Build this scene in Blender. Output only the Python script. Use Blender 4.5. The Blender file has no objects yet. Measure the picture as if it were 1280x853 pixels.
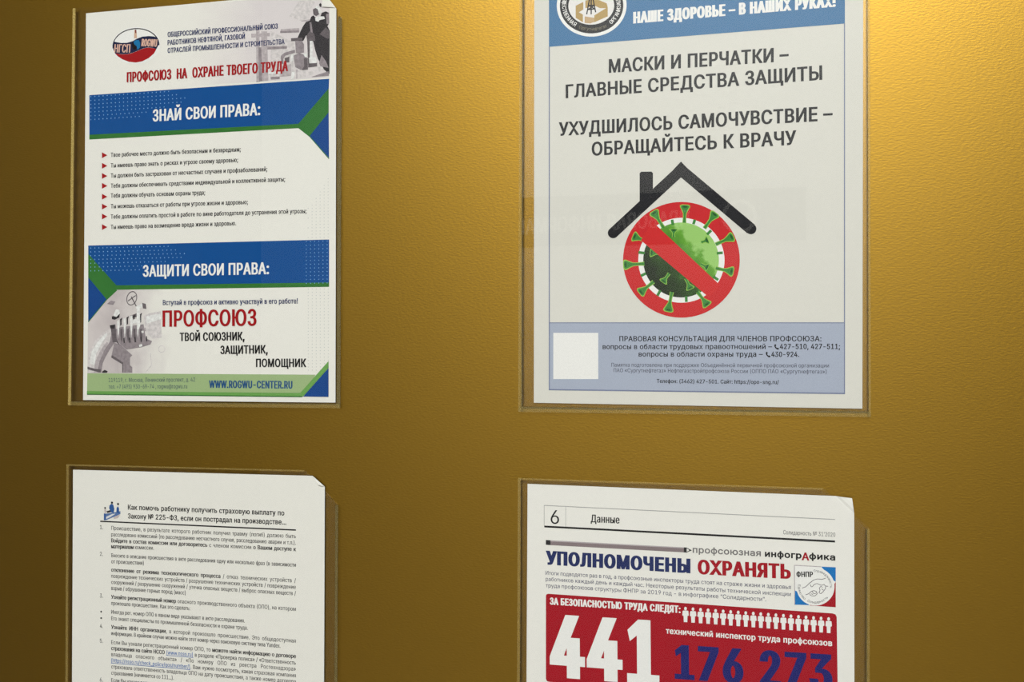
import bpy, math
from mathutils import Vector, Matrix
from mathutils.geometry import delaunay_2d_cdt

scene = bpy.context.scene
COL = scene.collection

# ------------------------------------------------------------------ camera
DIST = 0.6111            # metres from the lens to the gold wall
CAM_X, CAM_Z = 0.0, 1.55
FOCAL_PX = 1150.0
YAW, PITCH, ROLL = 0.2398680, 0.0083660, 0.0020013


def rot2(a, b, t):
    return math.cos(t) * a - math.sin(t) * b, math.sin(t) * a + math.cos(t) * b


def cam_to_world(r, f, u):
    """camera right / forward / up components -> world direction"""
    r, u = rot2(r, u, ROLL)
    f, u = rot2(f, u, PITCH)
    r, f = rot2(r, f, YAW)
    return Vector((r, f, u))


cam_data = bpy.data.cameras.new('camera')
cam_data.sensor_fit = 'HORIZONTAL'
cam_data.sensor_width = 36.0
cam_data.lens = FOCAL_PX * 36.0 / 1280.0
cam_data.clip_start = 0.01
camera = bpy.data.objects.new('camera', cam_data)
COL.objects.link(camera)
R, F, U = cam_to_world(1, 0, 0), cam_to_world(0, 1, 0), cam_to_world(0, 0, 1)
camera.matrix_world = Matrix(((R.x, U.x, -F.x, CAM_X), (R.y, U.y, -F.y, -DIST),
                              (R.z, U.z, -F.z, CAM_Z), (0, 0, 0, 1)))
scene.camera = camera

# ------------------------------------------------------------------ colour management, world, lamps
scene.view_settings.view_transform = 'Standard'
scene.view_settings.look = 'None'
scene.view_settings.gamma = 1.0
scene.view_settings.use_curve_mapping = False
scene.view_settings.exposure = 0.0
scene.cycles.caustics_reflective = False
scene.cycles.sample_clamp_indirect = 6.0
scene.cycles.use_denoising = True
scene.cycles.denoising_prefilter = 'NONE'
scene.cycles.denoising_input_passes = 'RGB_ALBEDO_NORMAL'
scene.cycles.use_adaptive_sampling = False

world = bpy.data.worlds.new('world')
scene.world = world
world.use_nodes = True
world.node_tree.nodes['Background'].inputs[0].default_value = (1.0, 0.97, 0.92, 1)
world.node_tree.nodes['Background'].inputs[1].default_value = 0.0

# x, y, z, size x, size y, watts, colour
CEILING_Z = 3.2
LAMPS = [(0.06, -2.0, CEILING_Z - 0.03, 1.6, 0.5, 98.0, (0.965, 1.0, 1.015))]
for lx, ly, lz, sx, sy, w, c in LAMPS:
    ld = bpy.data.lights.new('ceiling_light', 'AREA')
    ld.shape = 'RECTANGLE'
    ld.size, ld.size_y, ld.energy, ld.color = sx, sy, w, c
    lo = bpy.data.objects.new('ceiling_light', ld)
    lo.location = (lx, ly, lz)
    COL.objects.link(lo)

# ------------------------------------------------------------------ materials


def srgb(r, g, b):
    def f(v):
        v /= 255.0
        return v / 12.92 if v <= 0.04045 else ((v + 0.055) / 1.055) ** 2.4
    return (f(r), f(g), f(b), 1.0)


def new_mat(name):
    m = bpy.data.materials.new(name)
    m.use_nodes = True
    nt = m.node_tree
    return m, nt, nt.nodes['Principled BSDF']


MATS = {}


def ink(name, r, g, b, rough=0.6, var=0.07, scale=900.0):
    """printed colour: slightly uneven laser-print tone"""
    if name in MATS:
        return MATS[name]
    m, nt, p = new_mat(name)
    c = srgb(r, g, b)
    n = nt.nodes.new('ShaderNodeTexNoise')
    n.inputs['Scale'].default_value = scale
    tc = nt.nodes.new('ShaderNodeTexCoord')
    nt.links.new(tc.outputs['Object'], n.inputs['Vector'])
    mix = nt.nodes.new('ShaderNodeMix')
    mix.data_type = 'RGBA'
    mix.inputs[6].default_value = tuple(min(1, v * (1 - var)) for v in c[:3]) + (1,)
    mix.inputs[7].default_value = tuple(min(1, v * (1 + var)) for v in c[:3]) + (1,)
    nt.links.new(n.outputs['Fac'], mix.inputs[0])
    nt.links.new(mix.outputs[2], p.inputs['Base Color'])
    p.inputs['Roughness'].default_value = rough
    p.inputs['Specular IOR Level'].default_value = 0.15
    MATS[name] = m
    return m


def ramp_mat(name, axis_from, axis_to, stops, noise=0.0, nscale=60.0):
    """printed tone that changes from one point of the wall plane to another (x, z metres)"""
    m, nt, p = new_mat(name)
    geo = nt.nodes.new('ShaderNodeNewGeometry')
    a = Vector((axis_from[0], 0, axis_from[1]))
    b = Vector((axis_to[0], 0, axis_to[1]))
    d = b - a
    sub = nt.nodes.new('ShaderNodeVectorMath'); sub.operation = 'SUBTRACT'
    sub.inputs[1].default_value = a
    nt.links.new(geo.outputs['Position'], sub.inputs[0])
    dot = nt.nodes.new('ShaderNodeVectorMath'); dot.operation = 'DOT_PRODUCT'
    dot.inputs[1].default_value = d / d.length_squared
    nt.links.new(sub.outputs[0], dot.inputs[0])
    add = nt.nodes.new('ShaderNodeMath'); add.operation = 'ADD'
    if noise:
        n = nt.nodes.new('ShaderNodeTexNoise')
        n.inputs['Scale'].default_value = nscale
        n.inputs['Detail'].default_value = 4
        nt.links.new(geo.outputs['Position'], n.inputs['Vector'])
        ml = nt.nodes.new('ShaderNodeMath'); ml.operation = 'MULTIPLY_ADD'
        ml.inputs[1].default_value = noise
        ml.inputs[2].default_value = -noise / 2
        nt.links.new(n.outputs['Fac'], ml.inputs[0])
        nt.links.new(ml.outputs[0], add.inputs[1])
    else:
        add.inputs[1].default_value = 0
    nt.links.new(dot.outputs['Value'], add.inputs[0])
    cr = nt.nodes.new('ShaderNodeValToRGB')
    els = cr.color_ramp.elements
    while len(els) < len(stops):
        els.new(0.5)
    for e, (pos, c) in zip(els, stops):
        e.position = pos
        e.color = srgb(*c)
    nt.links.new(add.outputs[0], cr.inputs[0])
    nt.links.new(cr.outputs[0], p.inputs['Base Color'])
    p.inputs['Roughness'].default_value = 0.6
    p.inputs['Specular IOR Level'].default_value = 0.15
    return m


def gold_mat():
    m, nt, p = new_mat('gold_metallic_panel')
    p.inputs['Base Color'].default_value = (0.325, 0.174, 0.0015, 1)
    p.inputs['Metallic'].default_value = 1.0
    p.inputs['Roughness'].default_value = 0.42
    p.inputs['Coat Weight'].default_value = 0.75
    p.inputs['Coat Roughness'].default_value = 0.34
    tc = nt.nodes.new('ShaderNodeTexCoord')
    mp = nt.nodes.new('ShaderNodeMapping')
    mp.inputs['Scale'].default_value = (420, 420, 1000)
    n = nt.nodes.new('ShaderNodeTexNoise')
    n.inputs['Scale'].default_value = 1.0
    n.inputs['Detail'].default_value = 3
    bump = nt.nodes.new('ShaderNodeBump')
    bump.inputs['Strength'].default_value = 0.22
    bump.inputs['Distance'].default_value = 0.0006
    nt.links.new(tc.outputs['Object'], mp.inputs['Vector'])
    nt.links.new(mp.outputs[0], n.inputs['Vector'])
    nt.links.new(n.outputs['Fac'], bump.inputs['Height'])
    nt.links.new(bump.outputs[0], p.inputs['Normal'])
    return m


def plain_mat(name, r, g, b, rough=0.7, scale=30.0, var=0.04):
    m, nt, p = new_mat(name)
    c = srgb(r, g, b)
    n = nt.nodes.new('ShaderNodeTexNoise'); n.inputs['Scale'].default_value = scale
    tc = nt.nodes.new('ShaderNodeTexCoord')
    nt.links.new(tc.outputs['Object'], n.inputs['Vector'])
    mix = nt.nodes.new('ShaderNodeMix'); mix.data_type = 'RGBA'
    mix.inputs[6].default_value = tuple(v * (1 - var) for v in c[:3]) + (1,)
    mix.inputs[7].default_value = tuple(min(1, v * (1 + var)) for v in c[:3]) + (1,)
    nt.links.new(n.outputs['Fac'], mix.inputs[0])
    nt.links.new(mix.outputs[2], p.inputs['Base Color'])
    p.inputs['Roughness'].default_value = rough
    return m


def paper_mat(name='office_paper', r=229, g=226, b=216):
    m = plain_mat(name, r, g, b, 0.75, 350.0, 0.02)
    m.node_tree.nodes['Principled BSDF'].inputs['Specular IOR Level'].default_value = 0.1
    return m


def clear_mat(name, ior, rough, tint):
    """clear plastic: transparent with a Fresnel gloss"""
    m = bpy.data.materials.new(name)
    m.use_nodes = True
    nt = m.node_tree
    nt.nodes.clear()
    out = nt.nodes.new('ShaderNodeOutputMaterial')
    mix = nt.nodes.new('ShaderNodeMixShader')
    tr = nt.nodes.new('ShaderNodeBsdfTransparent')
    tr.inputs[0].default_value = tint + (1,)
    gl = nt.nodes.new('ShaderNodeBsdfGlossy')
    gl.inputs['Roughness'].default_value = rough
    fr = nt.nodes.new('ShaderNodeFresnel')
    fr.inputs['IOR'].default_value = ior
    geo = nt.nodes.new('ShaderNodeNewGeometry')          # gloss on the outer skin only
    ml = nt.nodes.new('ShaderNodeMath'); ml.operation = 'MULTIPLY_ADD'
    ml.inputs[1].default_value = -1.0
    ml.inputs[2].default_value = 1.0
    nt.links.new(geo.outputs['Backfacing'], ml.inputs[0])
    pr = nt.nodes.new('ShaderNodeMath'); pr.operation = 'MULTIPLY'
    nt.links.new(fr.outputs[0], pr.inputs[0])
    nt.links.new(ml.outputs[0], pr.inputs[1])
    nt.links.new(pr.outputs[0], mix.inputs[0])
    nt.links.new(tr.outputs[0], mix.inputs[1])
    nt.links.new(gl.outputs[0], mix.inputs[2])
    nt.links.new(mix.outputs[0], out.inputs[0])
    return m


def weld_mat(name, light_share):
    """welded plastic rim: clear plus a gold diffuse share that paints in edge light"""
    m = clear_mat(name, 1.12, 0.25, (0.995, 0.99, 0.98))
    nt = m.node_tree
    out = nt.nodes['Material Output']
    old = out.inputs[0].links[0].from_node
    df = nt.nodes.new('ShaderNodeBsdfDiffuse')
    df.inputs[0].default_value = (0.62, 0.46, 0.15, 1)  # gold tint stands in for light the rim would catch
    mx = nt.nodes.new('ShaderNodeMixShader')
    mx.inputs[0].default_value = light_share
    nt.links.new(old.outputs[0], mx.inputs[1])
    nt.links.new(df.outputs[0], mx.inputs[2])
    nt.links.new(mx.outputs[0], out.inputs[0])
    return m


GOLD = gold_mat()
PAPER = paper_mat()
SHEET = clear_mat('clear_plastic_sheet', 1.43, 0.012, (0.997, 0.996, 0.994))
EDGE = weld_mat('welded_plastic_edge', 0.13)
HIGHLIGHT_EDGE = weld_mat('plastic_edge_painted_highlight', 0.42)  # same plastic, larger diffuse share: highlight along one edge painted in
BLACK = ink('black_print', 22, 20, 20)
SOFT = ink('charcoal_print', 42, 40, 40)
NAVY = ink('navy_print', 32, 44, 92)
RED = ink('red_print', 158, 16, 22)
CRIMSON = ink('crimson_print', 160, 6, 26)
BLUE = ink('blue_print', 6, 74, 138)
DEEP = ink('deep_blue_print', 12, 66, 132)
GREEN = ink('green_print', 50, 112, 46)
SAGE = ink('sage_print', 154, 176, 124)
LIME = ink('leaf_green_print', 104, 156, 78)
WHITE = ink('white_print', 232, 230, 224)
PALEBLUE = ink('pale_blue_print', 120, 165, 208)
DOTGREY = ink('dot_grey_print', 196, 196, 190)
STEEL = ink('steel_blue_print', 60, 112, 154)
SLATE = ink('slate_print', 164, 171, 186)
LINE = ink('line_blue_print', 116, 124, 150)
TONE = [ink('photo_tone_' + n, *c, var=0.4, scale=420.0) for n, c in (
    ('black', (52, 48, 50)), ('dark', (100, 92, 94)), ('middle', (142, 132, 134)),
    ('light', (178, 168, 168)), ('pale', (206, 199, 196)), ('white', (226, 222, 216)))]

# ------------------------------------------------------------------ scene-tree helpers


def at(px, py, dist=DIST):
    """where the sight line through a photo pixel meets the plane of the wall (x, z); other distances: its mirror run"""
    d = cam_to_world((px - 640.0) / FOCAL_PX, 1.0, (426.5 - py) / FOCAL_PX)
    return Vector((CAM_X + d.x / d.y * dist, CAM_Z + d.z / d.y * dist))


def empty(name, loc, label, cat, group=None):
    o = bpy.data.objects.new(name, None)
    o.empty_display_size = 0.05
    o.location = loc
    COL.objects.link(o)
    o['label'], o['category'] = label, cat
    if group:
        o['group'] = group
    return o


def mesh_obj(name, verts, faces, mat, parent=None, loc=(0, 0, 0), smooth=False):
    me = bpy.data.meshes.new(name)
    me.from_pydata([tuple(v) for v in verts], [], faces)
    me.update()
    if mat:
        me.materials.append(mat)
    if smooth:
        me.polygons.foreach_set('use_smooth', [True] * len(me.polygons))
    o = bpy.data.objects.new(name, me)
    o.location = loc
    COL.objects.link(o)
    if parent:
        o.parent = parent
    return o


def box(vs, fs, x0, x1, y0, y1, z0, z1):
    k = len(vs)
    vs += [(x, y, z) for x in (x0, x1) for y in (y0, y1) for z in (z0, z1)]
    fs += [tuple(k + i for i in f) for f in ((0, 1, 3, 2), (4, 6, 7, 5), (0, 4, 5, 1), (2, 3, 7, 6), (0, 2, 6, 4), (1, 5, 7, 3))]


def winding(p, conts):
    w = 0
    x, y = p
    for c in conts:
        n = len(c)
        for i in range(n):
            x0, y0 = c[i]
            x1, y1 = c[(i + 1) % n]
            if (y0 <= y) != (y1 <= y):
                t = (y - y0) / (y1 - y0)
                if x0 + t * (x1 - x0) > x:
                    w += 1 if y1 > y0 else -1
    return w


def fill(conts):
    """non-zero fill of closed outlines -> (verts2d, triangles)"""
    vs, es = [], []
    for c in conts:
        k = len(vs)
        vs += [Vector((p[0], p[1])) for p in c]
        es += [(k + i, k + (i + 1) % len(c)) for i in range(len(c))]
    ov, oe, of, *_ = delaunay_2d_cdt(vs, es, [], 0, 1e-7)
    tris = []
    for f in of:
        cx = sum(ov[i].x for i in f) / 3
        cy = sum(ov[i].y for i in f) / 3
        if winding((cx, cy), conts) != 0:
            tris.append(tuple(f))
    return ov, tris


class Print:
    """collects flat printed shapes (wall-plane metres, scaled by 1000 while filling) of ONE part"""

    def __init__(self):
        self.v, self.f, self.n = [], [], 0

    def add(self, verts, tris):
        k = len(self.v)
        up = 0.0000015 * (self.n % 12)          # later strokes of one print lie on earlier ones
        self.n += 1
        self.v += [(p[0], p[1], up) for p in verts]
        self.f += [tuple(k + i for i in t) for t in tris]

    def poly_m(self, *conts):
        sc = [[(p[0] * 100, p[1] * 100) for p in c] for c in conts]
        v, t = fill(sc)
        self.add([(p.x / 100, p.y / 100) for p in v], t)
        return self

    def poly(self, *conts):
        return self.poly_m(*[[at(*p) for p in c] for c in conts])

    def stroke(self, pts, w, closed=False, taper=None):
        """line of width w (photo px) through points"""
        P = [at(*p) for p in pts]
        s = (at(pts[0][0], pts[0][1]) - at(pts[0][0] + 1, pts[0][1])).length
        hw = w * s / 2
        seg = list(zip(P, P[1:])) + ([(P[-1], P[0])] if closed else [])
        conts = []
        for a, b in seg:
            d = b - a
            if d.length < 1e-9:
                continue
            d.normalize()
            n = Vector((-d.y, d.x)) * hw
            conts.append([a - n, b - n, b + n, a + n])
        if len(P) > 2 and w > 1.2:
            for p in (P if closed else P[1:-1]):
                conts.append([p + Vector((math.cos(t), math.sin(t))) * hw for t in [i * math.pi / 4 for i in range(8)]])
        return self.poly_m(*conts)

    def ellipse(self, cx, cy, rx, ry, tilt=0.0, n=40, a0=0.0, a1=2 * math.pi):
        return self.poly(ell(cx, cy, rx, ry, tilt, n, a0, a1))

    def build(self, name, mat, parent, layer, label=None):
        r = parent
        while r.parent:
            r = r.parent
        o = r.location
        y = -0.00134 - 0.00005 * layer
        ob = mesh_obj(name, [(p[0] - o.x, y - p[2] - o.y, p[1] - o.z) for p in self.v], self.f, mat, parent)
        # faces look towards the room
        me = ob.data
        if me.polygons and sum(p.normal.y * p.area for p in me.polygons) > 0:
            me.flip_normals()
        if label:
            ob['label'] = label
        return ob


def ell(cx, cy, rx, ry, tilt=0.0, n=40, a0=0.0, a1=2 * math.pi):
    out = []
    full = abs(a1 - a0 - 2 * math.pi) < 1e-6
    m = n if full else n + 1
    for i in range(m):
        t = a0 + (a1 - a0) * i / n
        x, y = rx * math.cos(t), ry * math.sin(t)
        out.append((cx + x * math.cos(tilt) - y * math.sin(tilt), cy + x * math.sin(tilt) + y * math.cos(tilt)))
    return out

# ------------------------------------------------------------------ lettering (outlines of each character, cap height 1000)


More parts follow.
